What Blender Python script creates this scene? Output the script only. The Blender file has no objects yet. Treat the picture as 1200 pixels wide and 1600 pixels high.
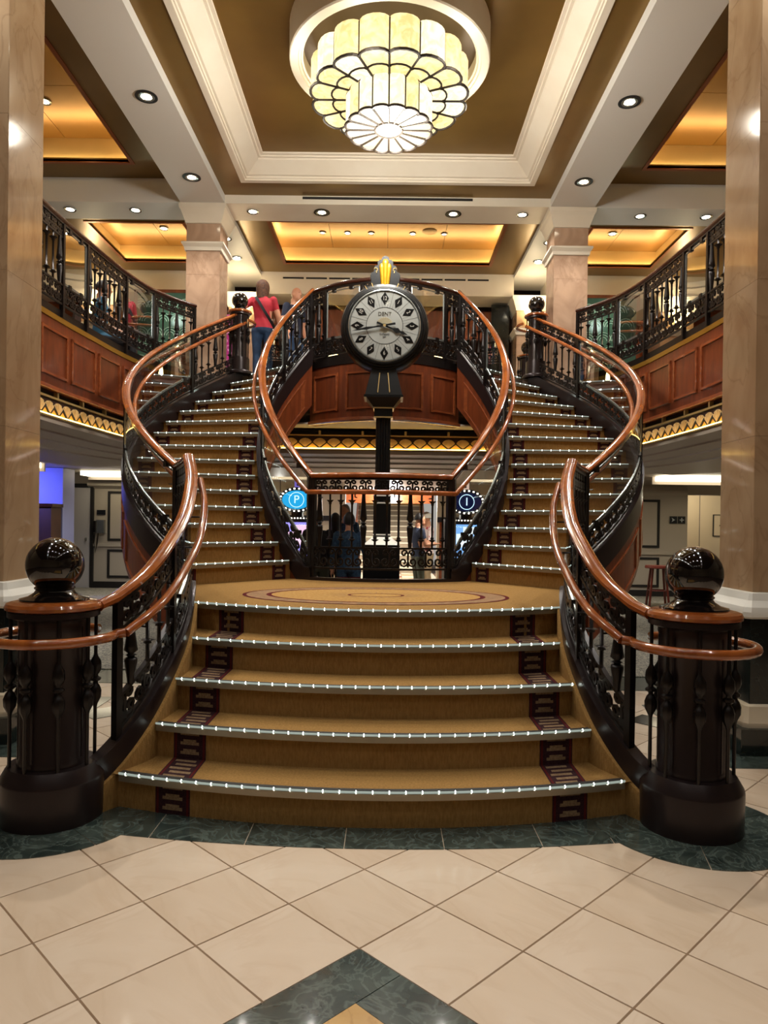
import bpy, bmesh, math, random
from math import sin, cos, pi, radians as R, atan2, sqrt, hypot
from mathutils import Vector, Matrix
random.seed(7)
SC = bpy.context.scene
COL = SC.collection
H = 1.4175          # camera height
RISE = 0.175
# ------------------------------------------------------------------ camera
cd = bpy.data.cameras.new('camera'); cam = bpy.data.objects.new('camera', cd); COL.objects.link(cam)
cd.sensor_fit = 'VERTICAL'; cd.sensor_height = 36.0; cd.lens = 36.0*1110/1600; cd.clip_start = .05; cd.shift_y = 26/1600
cam.location = (.06, 0, H)
cam.rotation_euler = (Matrix.Rotation(R(.26), 3, 'Z') @ Matrix.Rotation(pi/2-R(.3), 3, 'X') @ Matrix.Rotation(R(.8), 3, 'Z')).to_euler()
SC.camera = cam
# ------------------------------------------------------------------ world, exposure
wd = bpy.data.worlds.new('world'); SC.world = wd; wd.use_nodes = True
wd.node_tree.nodes['Background'].inputs[0].default_value = (1.0, .94, .86, 1)
wd.node_tree.nodes['Background'].inputs[1].default_value = .30
SC.view_settings.view_transform = 'Standard'; SC.view_settings.look = 'None'
SC.view_settings.exposure = 0.38; SC.view_settings.gamma = 1; SC.view_settings.use_curve_mapping = False
SC.cycles.use_denoising = True
SC.cycles.sample_clamp_indirect = 4; SC.cycles.max_bounces = 8; SC.cycles.transparent_max_bounces = 16
SPOT_W = 112.0; CHAND_E = 1.05; CHAND_W = 165.0; CHAND_R = 9.0; COVE_E = 18.0
WARM = (1, .965, .90)

# ------------------------------------------------------------------ materials
def L(r, g=None, b=None):
    if g is None: r, g, b = r
    f = lambda c: (c/255/12.92) if c/255 <= .04045 else ((c/255+.055)/1.055)**2.4
    return (f(r), f(g), f(b), 1)
MATS = {}
def mat(name, c, rough=.5, metal=0, c2=None, scale=6, detail=4, dist=0, bump=0, bscale=60, stretch=(1,1,1), coat=0, lo=.35, hi=.65, emit=0, ecol=None, spec=.5):
    m = bpy.data.materials.new(name); m.use_nodes = True; nt = m.node_tree; b = nt.nodes['Principled BSDF']
    b.inputs['Base Color'].default_value = L(c); b.inputs['Roughness'].default_value = rough; b.inputs['Metallic'].default_value = metal
    b.inputs['Coat Weight'].default_value = coat; b.inputs['Coat Roughness'].default_value = .06
    b.inputs['Specular IOR Level'].default_value = spec
    if c2 or bump:
        tc = nt.nodes.new('ShaderNodeTexCoord'); mp = nt.nodes.new('ShaderNodeMapping'); mp.inputs['Scale'].default_value = stretch
        nt.links.new(tc.outputs['Object'], mp.inputs[0])
    if c2:
        n = nt.nodes.new('ShaderNodeTexNoise'); n.inputs['Scale'].default_value = scale; n.inputs['Detail'].default_value = detail; n.inputs['Distortion'].default_value = dist
        r = nt.nodes.new('ShaderNodeValToRGB'); r.color_ramp.elements[0].position = lo; r.color_ramp.elements[1].position = hi
        r.color_ramp.elements[0].color = L(c); r.color_ramp.elements[1].color = L(c2)
        nt.links.new(mp.outputs[0], n.inputs['Vector']); nt.links.new(n.outputs['Fac'], r.inputs[0]); nt.links.new(r.outputs[0], b.inputs['Base Color'])
    if bump:
        n2 = nt.nodes.new('ShaderNodeTexNoise'); n2.inputs['Scale'].default_value = bscale; n2.inputs['Detail'].default_value = 3
        bp = nt.nodes.new('ShaderNodeBump'); bp.inputs['Strength'].default_value = bump; bp.inputs['Distance'].default_value = .01
        nt.links.new(mp.outputs[0], n2.inputs['Vector']); nt.links.new(n2.outputs['Fac'], bp.inputs['Height']); nt.links.new(bp.outputs[0], b.inputs['Normal'])
    if emit:
        b.inputs['Emission Color'].default_value = L(ecol or c); b.inputs['Emission Strength'].default_value = emit
    MATS[name] = m
    return m
def veined(name, c, c2, vein, rough=.15, scale=3, vs=2.2, vdist=3, vw=.03, stretch=(1,1,1), coat=.3):
    m = mat(name, c, rough, 0, c2, scale, 6, 1.2, stretch=stretch, coat=coat)
    nt = m.node_tree; b = nt.nodes['Principled BSDF']
    mp = [n for n in nt.nodes if n.type == 'MAPPING'][0]; ramp = [n for n in nt.nodes if n.type == 'VALTORGB'][0]
    n = nt.nodes.new('ShaderNodeTexNoise'); n.inputs['Scale'].default_value = vs; n.inputs['Detail'].default_value = 5; n.inputs['Distortion'].default_value = vdist
    nt.links.new(mp.outputs[0], n.inputs['Vector'])
    r = nt.nodes.new('ShaderNodeValToRGB'); e = r.color_ramp.elements
    e[0].position = .5-vw; e[0].color = (0, 0, 0, 1); e[1].position = .5; e[1].color = (1, 1, 1, 1)
    k = e.new(.5+vw); k.color = (0, 0, 0, 1)
    mx = nt.nodes.new('ShaderNodeMix'); mx.data_type = 'RGBA'
    nt.links.new(n.outputs['Fac'], r.inputs[0])
    mm = nt.nodes.new('ShaderNodeMath'); mm.operation = 'MULTIPLY'; mm.inputs[1].default_value = .34
    nt.links.new(r.outputs[0], mm.inputs[0]); nt.links.new(mm.outputs[0], mx.inputs['Factor'])
    nt.links.new(ramp.outputs[0], mx.inputs['A']); mx.inputs['B'].default_value = L(vein)
    nt.links.new(mx.outputs['Result'], b.inputs['Base Color'])
    return m
def glassmat(name, tint, gloss=.12, rough=.02):
    m = bpy.data.materials.new(name); m.use_nodes = True; nt = m.node_tree; nt.nodes.clear()
    o = nt.nodes.new('ShaderNodeOutputMaterial'); t = nt.nodes.new('ShaderNodeBsdfTransparent'); g = nt.nodes.new('ShaderNodeBsdfGlossy')
    t.inputs[0].default_value = tint; g.inputs['Roughness'].default_value = rough; g.inputs[0].default_value = (.9, .95, 1, 1)
    lw = nt.nodes.new('ShaderNodeLayerWeight'); lw.inputs[0].default_value = .35
    mm = nt.nodes.new('ShaderNodeMath'); mm.operation = 'MULTIPLY_ADD'; mm.inputs[1].default_value = .5; mm.inputs[2].default_value = gloss
    mx = nt.nodes.new('ShaderNodeMixShader')
    nt.links.new(lw.outputs['Fresnel'], mm.inputs[0]); nt.links.new(mm.outputs[0], mx.inputs[0])
    nt.links.new(t.outputs[0], mx.inputs[1]); nt.links.new(g.outputs[0], mx.inputs[2]); nt.links.new(mx.outputs[0], o.inputs[0])
    MATS[name] = m; return m
CREAM = mat('cream_paint', (226, 216, 198), .45, c2=(220, 208, 188), scale=2)
COOL = mat('pale_plaster', (214, 210, 202), .5)
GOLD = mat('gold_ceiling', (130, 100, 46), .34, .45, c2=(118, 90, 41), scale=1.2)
GOLDLIT = mat('gold_ceiling_lit', (202, 174, 124), .3, .25, c2=(188, 160, 110), scale=1.2)  # cove gold lightened to look lit; the panel gold is its darker copy
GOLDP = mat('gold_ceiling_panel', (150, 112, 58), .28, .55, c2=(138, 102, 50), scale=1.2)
GOLDTRIM = mat('gold_trim', (170, 126, 44), .3, .6)
COPPER = mat('copper_lip', (150, 84, 40), .3, .5)
MARBLE = veined('cream_marble', (196, 166, 132), (176, 142, 108), (150, 116, 86), .12, 2.6, 1.8, 1.6, .02, (1, 1, .6))
MARBLE2 = veined('pink_marble', (194, 162, 136), (168, 136, 112), (146, 112, 88), .14, 2.6, 1.5, 1.1, .02, (1, 1, .7))
TILE = veined('floor_marble', (212, 190, 166), (205, 181, 155), (198, 172, 145), .27, 3, 2.5, 2.0, .05, (1, .45, 1), coat=.08)
TILE2 = veined('floor_marble_light', (216, 195, 172), (208, 185, 160), (202, 176, 150), .27, 3, 2.7, 2.0, .05, (.45, 1, 1), coat=.08)
GREEN = veined('green_marble', (40, 50, 47), (66, 76, 70), (120, 132, 124), .18, 7, 5, 3, .05)
BLACKM = veined('black_marble', (16, 22, 22), (26, 34, 32), (60, 70, 64), .12, 5, 3, 3, .012)
YELLOWT = veined('yellow_marble', (206, 164, 100), (190, 146, 84), (150, 104, 54), .18, 5, 4, 2, .04)
GROUT = mat('grout', (96, 76, 60), .8)
CARPET = mat('gold_carpet', (162, 124, 72), .95, c2=(144, 109, 61), scale=90, bump=.6, bscale=220, stretch=(1, 1, .25), spec=.1)
CARPETD = mat('border_plum', (64, 40, 42), .95, c2=(48, 28, 34), scale=120, bump=.4, bscale=250, spec=.1)
CARPETR = mat('border_wine', (88, 30, 30), .95, bump=.4, bscale=250, spec=.1)
CARPETT = mat('border_tan', (150, 124, 94), .95, c2=(124, 100, 76), scale=100, bump=.4, bscale=250, spec=.1)
MEDAL = mat('medallion_tan', (178, 140, 84), .95, c2=(160, 120, 66), scale=40, bump=.4, bscale=200, spec=.1)
MEDALP = mat('medallion_mauve', (128, 96, 72), .95, c2=(160, 126, 92), scale=16, spec=.1)
NOSE = mat('nosing_metal', (150, 138, 118), .35, .6)
NOSEB = mat('nosing_rubber', (26, 22, 20), .6)
def emi(name, c, s, sample=True):
    m = mat(name, tuple(q*.35 for q in c), .5, emit=s, ecol=c)
    if not sample: m.cycles.emission_sampling = 'NONE'
    return m
LED = emi('led', (240, 255, 245), 14, False)
LEDT = emi('led_tube', (225, 240, 226), .3, False)
WOOD = mat('cherry_wood', (124, 60, 31), .3, c2=(98, 45, 23), scale=5, detail=6, dist=.6, stretch=(4, 4, .6), coat=.12)
WOODL = mat('cherry_ledge', (146, 76, 41), .25, c2=(126, 62, 33), scale=5, stretch=(1, 1, 4), coat=.5)
RAIL = mat('varnished_mahogany', (168, 92, 40), .16, c2=(132, 66, 27), scale=7, detail=6, dist=.5, stretch=(1, 1, .3), coat=1)
RAILD = mat('dark_rail', (54, 24, 16), .2, coat=.6)
IRON = mat('bronze_iron', (34, 27, 25), .34, .5, c2=(26, 20, 19), scale=9, spec=.6)
IRONB = mat('gloss_black', (14, 10, 10), .06, 0, coat=1)
STRING = mat('stringer_bronze', (44, 34, 34), .3, .4)
SILVER = mat('steel_edge', (150, 154, 152), .25, .8)
GLASS = glassmat('rail_glass', (.93, .96, .95, 1))
CLOCKK = mat('clock_black', (5, 5, 6), .4, .0, coat=.1, spec=.35)
CLOCKF = mat('clock_face', (196, 198, 194), .55, c2=(186, 187, 180), scale=3, spec=.2)
CLOCKG = mat('clock_dial_grey', (176, 172, 158), .4)
BRASS = mat('clock_gold', (214, 164, 44), .3, .5)
BRASSL = mat('pale_brass', (206, 178, 120), .3, .6)
WHITE = mat('white_enamel', (236, 232, 222), .4)
def petalmat(name, c, c2, e):
    m = emi(name, c, e); nt = m.node_tree; b = nt.nodes['Principled BSDF']
    tc = nt.nodes.new('ShaderNodeTexCoord'); n = nt.nodes.new('ShaderNodeTexNoise'); n.inputs['Scale'].default_value = 9; n.inputs['Detail'].default_value = 5; n.inputs['Distortion'].default_value = 1.5
    r = nt.nodes.new('ShaderNodeValToRGB'); r.color_ramp.elements[0].position = .35; r.color_ramp.elements[1].position = .65; r.color_ramp.elements[0].color = L(c); r.color_ramp.elements[1].color = L(c2)
    nt.links.new(tc.outputs['Object'], n.inputs['Vector']); nt.links.new(n.outputs['Fac'], r.inputs[0]); nt.links.new(r.outputs[0], b.inputs['Emission Color'])
    return m
PETAL = petalmat('chandelier_glass', (255, 236, 178), (238, 200, 126), CHAND_E)
PETAL2 = petalmat('chandelier_glass_bright', (255, 244, 212), (255, 232, 170), CHAND_E*1.15)
LEAD = mat('lead_came', (40, 30, 20), .6, .2)
COVE = emi('cove_strip', (255, 222, 158), COVE_E)
COVEW = emi('cove_white', (255, 240, 205), 3.0)
LAMPM = emi('lamp_lens', (255, 238, 205), 18)
SCONCE = emi('sconce_glass', (255, 226, 150), 5)
BULB = emi('sign_bulb', (255, 240, 220), 6, False)
FANL = mat('fan_tan', (226, 194, 138), .5, c2=(212, 176, 116), scale=20)
MAROON = mat('frieze_maroon', (52, 22, 16), .6)
FANB = mat('frieze_gold', (214, 166, 84), .5)
FRZ = emi('frieze_strip', (255, 206, 110), 9)
TAUPE = mat('taupe_soffit', (192, 180, 168), .45)
TAUPED = mat('taupe_dark', (112, 102, 96), .5)
WALLG = mat('warm_grey_wall', (176, 166, 152), .55)
WALLB = mat('beige_wall', (202, 184, 152), .55)
DARK = mat('dark_recess', (22, 18, 17), .7)
DKWALL = mat('dark_brown_wall', (70, 40, 24), .5, c2=(56, 30, 18), scale=3)
CARPG = mat('grey_carpet', (160, 154, 138), .95, c2=(96, 94, 90), scale=34, detail=2, dist=2, lo=.44, hi=.56, spec=.1)
GREENC = mat('etched_green', (70, 100, 84), .2, c2=(54, 84, 70), scale=3)

# ------------------------------------------------------------------ mesh helper
WLOC = {}
class MB:
    def __init__(s): s.v = []; s.f = []; s.m = []
    def add(s, vs, fs, mi=0):
        o = len(s.v); s.v += [tuple(p) for p in vs]
        for f in fs: s.f.append(tuple(i+o for i in f)); s.m.append(mi)
    def box(s, x0, x1, y0, y1, z0, z1, mi=0):
        s.add([(x0,y0,z0),(x1,y0,z0),(x1,y1,z0),(x0,y1,z0),(x0,y0,z1),(x1,y0,z1),(x1,y1,z1),(x0,y1,z1)],
              [(0,3,2,1),(4,5,6,7),(0,1,5,4),(1,2,6,5),(2,3,7,6),(3,0,4,7)], mi)
    def obox(s, c, size, rz=0, mi=0, rx=0, ry=0):
        M = Matrix.Rotation(rz, 3, 'Z') @ Matrix.Rotation(ry, 3, 'Y') @ Matrix.Rotation(rx, 3, 'X'); a, b, d = [q/2 for q in size]
        vs = [M @ Vector(p) + Vector(c) for p in [(-a,-b,-d),(a,-b,-d),(a,b,-d),(-a,b,-d),(-a,-b,d),(a,-b,d),(a,b,d),(-a,b,d)]]
        s.add(vs, [(0,3,2,1),(4,5,6,7),(0,1,5,4),(1,2,6,5),(2,3,7,6),(3,0,4,7)], mi)
    def loft(s, rings, closed_ring=True, closed_path=False, caps=True, mi=0):
        n = len(rings[0]); vs = [p for r in rings for p in r]; fs = []; k = len(rings)
        for i in range(k if closed_path else k-1):
            j = (i+1) % k
            for a in range(n if closed_ring else n-1):
                b = (a+1) % n
                fs.append((i*n+a, i*n+b, j*n+b, j*n+a))
        if caps and closed_ring and not closed_path:
            fs.append(tuple(range(n-1, -1, -1))); fs.append(tuple((k-1)*n+a for a in range(n)))
        s.add(vs, fs, mi)
    def sweep(s, pts, prof, closed=False, mi=0, ring=True):
        """prof = [(a,b)]: a along the horizontal right-hand normal, b vertical"""
        n = len(pts); rings = []
        for i, p in enumerate(pts):
            if closed: q0, q1 = pts[i-1], pts[(i+1) % n]
            else: q0, q1 = pts[max(0, i-1)], pts[min(n-1, i+1)]
            def d(a, b):
                v = Vector((b[0]-a[0], b[1]-a[1])); return v.normalized() if v.length > 1e-9 else v
            t0 = d(q0, p); t1 = d(p, q1)
            if t0.length < 1e-6: t0 = t1
            if t1.length < 1e-6: t1 = t0
            t = (t0+t1).normalized(); k = 1/max(.4, t.dot(t1))
            nx, ny = t.y*k, -t.x*k
            rings.append([(p[0]+nx*a, p[1]+ny*a, p[2]+b) for a, b in prof])
        s.loft(rings, ring, closed, mi=mi)
    def tube(s, pts, r, n=8, closed=False, mi=0, flat=1):
        rings = []; m = len(pts); P = [Vector(p) for p in pts]
        up = Vector((0, 0, 1))
        for i in range(m):
            if closed: t = P[(i+1) % m]-P[i-1]
            else: t = P[min(m-1, i+1)]-P[max(0, i-1)]
            t.normalize()
            u = up if abs(t.z) < .95 else Vector((0, 1, 0))
            a = t.cross(u).normalized(); b = a.cross(t)
            rr = r[i] if isinstance(r, (list, tuple)) else r
            rings.append([P[i]+a*(cos(2*pi*k/n)*rr)+b*(sin(2*pi*k/n)*rr*flat) for k in range(n)])
        s.loft(rings, True, closed, mi=mi)
    def lathe(s, prof, n=16, c=(0, 0, 0), mi=0, a0=0, lobes=0, lobe=0):
        rings = [[(c[0]+r*cos(a0+2*pi*k/n), c[1]+r*sin(a0+2*pi*k/n), c[2]+z) for k in range(n)] for r, z in prof]
        s.loft(rings, mi=mi)
    def prism(s, poly, z0, z1, mi=0):
        n = len(poly)
        s.add([(x, y, z0) for x, y in poly]+[(x, y, z1) for x, y in poly],
              [tuple(range(n-1, -1, -1)), tuple(range(n, 2*n))]+[(i, (i+1) % n, n+(i+1) % n, n+i) for i in range(n)], mi)
    def plate(s, outline, th, place, mi=0):
        """outline of (u,w), thickness th, place(u,w,d)->xyz"""
        n = len(outline)
        s.add([place(u, w, 0) for u, w in outline]+[place(u, w, th) for u, w in outline],
              [tuple(range(n-1, -1, -1)), tuple(range(n, 2*n))]+[(i, (i+1) % n, n+(i+1) % n, n+i) for i in range(n)], mi)
    def mesh(s, name, mats, smooth=35):
        me = bpy.data.meshes.new(name); me.from_pydata(s.v, [], s.f)
        for m in (mats if isinstance(mats, (list, tuple)) else [mats]): me.materials.append(m)
        me.polygons.foreach_set('material_index', s.m)
        bm = bmesh.new(); bm.from_mesh(me); bmesh.ops.recalc_face_normals(bm, faces=bm.faces); bm.to_mesh(me); bm.free()
        if smooth: me.shade_smooth(); me.set_sharp_from_angle(angle=R(smooth))
        return me
    def build(s, name, mats, parent=None, smooth=35, kind=None):
        w = WLOC[parent.name] if parent else Vector((0, 0, 0))
        if parent: s.v = [(x-w.x, y-w.y, z-w.z) for x, y, z in s.v]
        o = bpy.data.objects.new(name, s.mesh(name, mats, smooth)); COL.objects.link(o)
        if parent: o.parent = parent
        WLOC[o.name] = w.copy()
        if kind: o['kind'] = kind
        return o
def inst(name, me, parent, loc, rz=0, sc=(1, 1, 1)):
    o = bpy.data.objects.new(name, me); COL.objects.link(o)
    w = WLOC[parent.name] if parent else Vector((0, 0, 0))
    o.parent = parent; o.location = Vector(loc)-w; o.rotation_euler = (0, 0, rz); o.scale = sc
    WLOC[o.name] = Vector(loc)
    return o
def tag(o, label=None, cat=None, group=None, kind=None):
    if label: o['label'] = label
    if cat: o['category'] = cat
    if group: o['group'] = group
    if kind: o['kind'] = kind
    return o
def thing(name, label, cat, loc=(0, 0, 0), group=None, kind=None):
    o = bpy.data.objects.new(name, None); COL.objects.link(o); o.location = loc; o.empty_display_size = .1
    WLOC[o.name] = Vector(loc)
    return tag(o, label, cat, group, kind)
def struct(name, mb, m, label, cat, parent=None, smooth=35):
    o = mb.build(name, m, parent, smooth)
    return tag(o, label, cat, kind='structure') if not parent else o
def spot(parent, loc, w, size=110, blend=.6, col=WARM, aim=None, r=.05):
    ld = bpy.data.lights.new('lamp_light', 'SPOT'); ld.energy = w; ld.spot_size = R(size); ld.spot_blend = blend; ld.color = col; ld.shadow_soft_size = r
    o = bpy.data.objects.new('lamp_light', ld); COL.objects.link(o)
    o.parent = parent; o.location = Vector(loc)-(WLOC[parent.name] if parent else Vector((0, 0, 0)))
    if aim: o.rotation_euler = (Vector(aim)-Vector(loc)).to_track_quat('-Z', 'Y').to_euler()
    return o
def point(parent, loc, w, col=WARM, r=.1):
    ld = bpy.data.lights.new('lamp_light', 'POINT'); ld.energy = w; ld.color = col; ld.shadow_soft_size = r
    o = bpy.data.objects.new('lamp_light', ld); COL.objects.link(o); o.parent = parent
    o.location = Vector(loc)-(WLOC[parent.name] if parent else Vector((0, 0, 0))); return o
def text(s, size, mtl, parent, M, depth=.001, name='lettering'):
    cu = bpy.data.curves.new(name, 'FONT'); cu.body = s; cu.size = size; cu.align_x = 'CENTER'; cu.align_y = 'CENTER'; cu.extrude = depth
    cu.materials.append(mtl); t_ = bpy.data.objects.new('tmp', cu); COL.objects.link(t_)
    me = bpy.data.meshes.new_from_object(t_.evaluated_get(bpy.context.evaluated_depsgraph_get())); bpy.data.objects.remove(t_)
    if not me.materials: me.materials.append(mtl)
    o = bpy.data.objects.new(name, me); COL.objects.link(o); o.parent = parent
    M = M.copy(); M.translation -= WLOC[parent.name]; o.matrix_local = M; return o
def catmull(P, n=6):
    out = []; m = len(P)
    for i in range(m-1):
        p0 = P[max(0, i-1)]; p1 = P[i]; p2 = P[i+1]; p3 = P[min(m-1, i+2)]
        for k in range(n):
            t = k/n
            out.append(tuple(.5*((2*b)+(c-a)*t+(2*a-5*b+4*c-d)*t*t+(3*b-a-3*c+d)*t**3) for a, b, c, d in zip(p0, p1, p2, p3)))
    out.append(tuple(P[-1])); return out

# ------------------------------------------------------------------ stair geometry
CY = 8.1; RO = 2.72; RI = 1.42; SOUT = 2.76; SIN = 1.38
PH = lambda k: R(3.8+6.85*(k-9))
ZN = lambda ph: max(.875, .875+RISE*(math.degrees(ph)+57.9)/6.85)
pol = lambda r, ph, sx=1: (sx*r*cos(ph), CY+r*sin(ph))
NY = [3.28, 3.58, 3.875, 4.18, 4.455]; SAG = [.2, .16, .15, .2, .33]; NW = [1.24, 1.145, 1.127, 1.137, 1.235]
SPTS = [(1.405, 3.36, .10), (1.31, 3.50, .175), (1.205, 3.72, .35), (1.172, 4.02, .525), (1.178, 4.35, .70), (1.262, 4.78, .875), (1.375, 5.1, .875), (1.52, 5.5, .875), (1.70, 5.93, .90)]
SIDE = catmull(SPTS, 6)
SPTSX = lambda y: next((a[0]+(b[0]-a[0])*(y-a[1])/(b[1]-a[1]) for a, b in zip(SIDE, SIDE[1:]) if a[1] <= y <= b[1]), SIDE[0][0] if y < SIDE[0][1] else SIDE[-1][0])

# =================================================================== FLOOR
fl = MB(); fl.box(-9, 9, -8.2, 26, -.3, -.012)
floor = struct('floor', fl, GROUT, 'lobby floor of pale marble tiles laid diagonally with green marble borders', 'floor', smooth=0)
WLOC['floor'] = Vector((0, 0, 0))
TS = .3868; T0 = (-.014, 2.367)
tm = MB(); g = .0017; a = TS/2-g; tm.add([(-a,-a,-.011),(a,-a,-.011),(a,a,-.011),(-a,a,-.011),(-a+.002,-a+.002,0),(a-.002,-a+.002,0),(a-.002,a-.002,0),(-a+.002,a-.002,0)], [(4,5,6,7),(0,1,5,4),(1,2,6,5),(2,3,7,6),(3,0,4,7)])
TM = [tm.mesh('tile', TILE, 0), tm.mesh('tile', TILE2, 0)]
BW = .19
def under_stair(x, y): return abs(x) < 1.0 and y > 3.75 or (abs(x) < 1.5 and 5.2 < y < 7.5)
for i in range(-14, 16):
    for j in range(-14, 20):
        u = (i+.5)*TS; w = (j+.5)*TS
        x = T0[0]+(u-w)*sqrt(.5); y = T0[1]+(u+w)*sqrt(.5)
        if not (-4.4 < x < 4.4 and 1.0 < y < 6.35) or under_stair(x, y): continue
        if i < 0 and j < 0: continue                       # centre medallion of the floor
        inst('tile', TM[(i*7+j*3) % 2], floor, (x, y, 0), R(45)+(pi/2 if (i+j) % 2 else 0)*0)
# floor medallion: green border diamond with yellow tiles
def diamond(mb, u0, u1, w0, w1, z=0, mi=0):
    c = [(u0, w0), (u1, w0), (u1, w1), (u0, w1)]
    mb.prism([(T0[0]+(u-w)*sqrt(.5), T0[1]+(u+w)*sqrt(.5)) for u, w in c], -.011, z, mi)
for k in range(4):
    m1 = MB(); m2 = MB(); ln = .6; e0 = -k*ln-.001-(0 if k else 0); e1 = -(k+1)*ln+.002
    diamond(m1, e1, e0, -BW, -.001); m1.build('border_stone', GREEN, floor, 0)
    diamond(m2, -BW, -.001, e1, e0-(BW+.002 if k == 0 else 0)); m2.build('border_stone', GREEN, floor, 0)
for k in range(3):
    for q in range(3):
        m1 = MB(); diamond(m1, -BW-(k+1)*TS+.002, -BW-k*TS-.002, -BW-(q+1)*TS+.002, -BW-q*TS-.002)
        m1.build('tile', YELLOWT, floor, 0)
# green border in front of the steps and round the newels (sunk flush, 3 mm proud)
def arcpoly(c, r0, r1, a0, a1, n=10):
    return [(c[0]+r1*cos(a0+(a1-a0)*k/n), c[1]+r1*sin(a0+(a1-a0)*k/n)) for k in range(n+1)]+[(c[0]+r0*cos(a1+(a0-a1)*k/n), c[1]+r0*sin(a1+(a0-a1)*k/n)) for k in range(n+1)]
NEWX = 1.53; NEWY = 3.4
xs = [-1.42, -.99, -.55, -.11, .33, .77, 1.1, 1.42]
for x0, x1 in zip(xs, xs[1:]):
    f = [(x0+.002+(x1-x0-.004)*k/6) for k in range(7)]
    yo = lambda x: 3.095+.125*(x/1.25)**2; yi = lambda x: 3.42+.17*(x/1.25)**2
    m1 = MB(); m1.prism([(x, yo(x)) for x in f]+[(x, yi(x)) for x in reversed(f)], -.01, .003); m1.build('border_stone', GREEN, floor, 0)
for sx in (-1, 1):
    for k in range(6):
        m1 = MB(); m1.prism(arcpoly((sx*NEWX, NEWY), .1, .455, k*pi/3+.006+.3, (k+1)*pi/3-.006+.3, 9), -.01, .0045); m1.build('border_stone', GREEN, floor, 0)
    # green strip before the carpet, plinth surrounds of the columns
    for k in range(6):
        m1 = MB(); x0 = sx*(1.6+k*.5); m1.box(min(x0, x0+sx*.495), max(x0, x0+sx*.495), 6.2, 6.75, -.01, .004); m1.build('border_stone', GREEN, floor, 0)
    m1 = MB(); cx = 2.75; m1.box(min(sx*2.12, sx*3.6), max(sx*2.12, sx*3.6), 4.22, 5.7, -.01, .004); m1.build('border_stone', GREEN, floor, 0)
    m1 = MB(); m1.prism([(sx*2.02, 5.05), (sx*2.2, 5.23), (sx*2.02, 5.41), (sx*1.84, 5.23)], -.01, .0035); m1.build('inset_stone', BLACKM, floor, 0)
    cg = MB(); cg.box(min(sx*1.45, sx*9), max(sx*1.45, sx*9), 6.75, 14.9, -.01, .012)
    struct('floor_carpet', cg, CARPG, 'patterned grey carpet beyond the stairs on the %s' % ('left' if sx < 0 else 'right'), 'carpet', smooth=0)
# checked red and pale floor behind the clock
rt = [mat('red_tile', (150, 84, 64), .3), mat('pale_tile', (226, 216, 190), .25), mat('tan_tile', (190, 160, 124), .3)]
tb = MB(); tb.box(-.23, .23, -.36, .36, -.01, .006); RTM = [tb.mesh('tile', m, 0) for m in rt]
for i in range(-3, 3):
    for j in range(16):
        inst('tile', RTM[(0, 1, 1, 2, 1, 1)[(i+3+j % 2*3) % 6] if j % 2 else (1, 1, 0, 1, 2, 1)[(i+3) % 6]], floor, ((i+.5)*.47, 9.9+j*.73, 0))

# =================================================================== STAIRCASE
stair = thing('grand_staircase', 'carpeted double staircase with lit nosings curving up from central landing to upper deck', 'staircase', (0, 4.4, 0))
NB = 28
def front(k, u, inset=0, W=None):
    W = W or (SPTSX(NY[k]+SAG[k])-.01)
    return (u*W, NY[k]+SAG[k]*(u*W/NW[k])**2+inset)
def strip(mb, A, B, mi=0):
    n = len(A); mb.add(list(A)+list(B), [(i, i+1, n+i+1, n+i) for i in range(n-1)], mi)
U = [-1+2*i/NB for i in range(NB+1)]
BX = .96; BWD = .18
def bordered(mb_list, fn, x0, x1, bars, horizontal):
    pass
def led_strip(nose, pts, sp, parent):
    """pts: polyline of the nosing front top edge (3d) ; tube + leds"""
    t = MB(); t.tube(pts, .006, 5); 
    d = 0; nxt = sp*.5
    for a, b in zip(pts, pts[1:]):
        a = Vector(a); b = Vector(b); l = (b-a).length
        while nxt < d+l:
            p = a+(b-a)*((nxt-d)/l); s = .0085
            t.add([p+Vector(q)*s for q in [(1,0,0),(-1,0,0),(0,1,0),(0,-1,0),(0,0,1),(0,0,-1)]], [(0,2,4),(2,1,4),(1,3,4),(3,0,4),(2,0,5),(1,2,5),(3,1,5),(0,3,5)], 1)
            nxt += sp
        d += l
    return t.build('light_strip', [LEDT, LED], parent, 0, kind='stuff')
LB = 1.42; 
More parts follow.
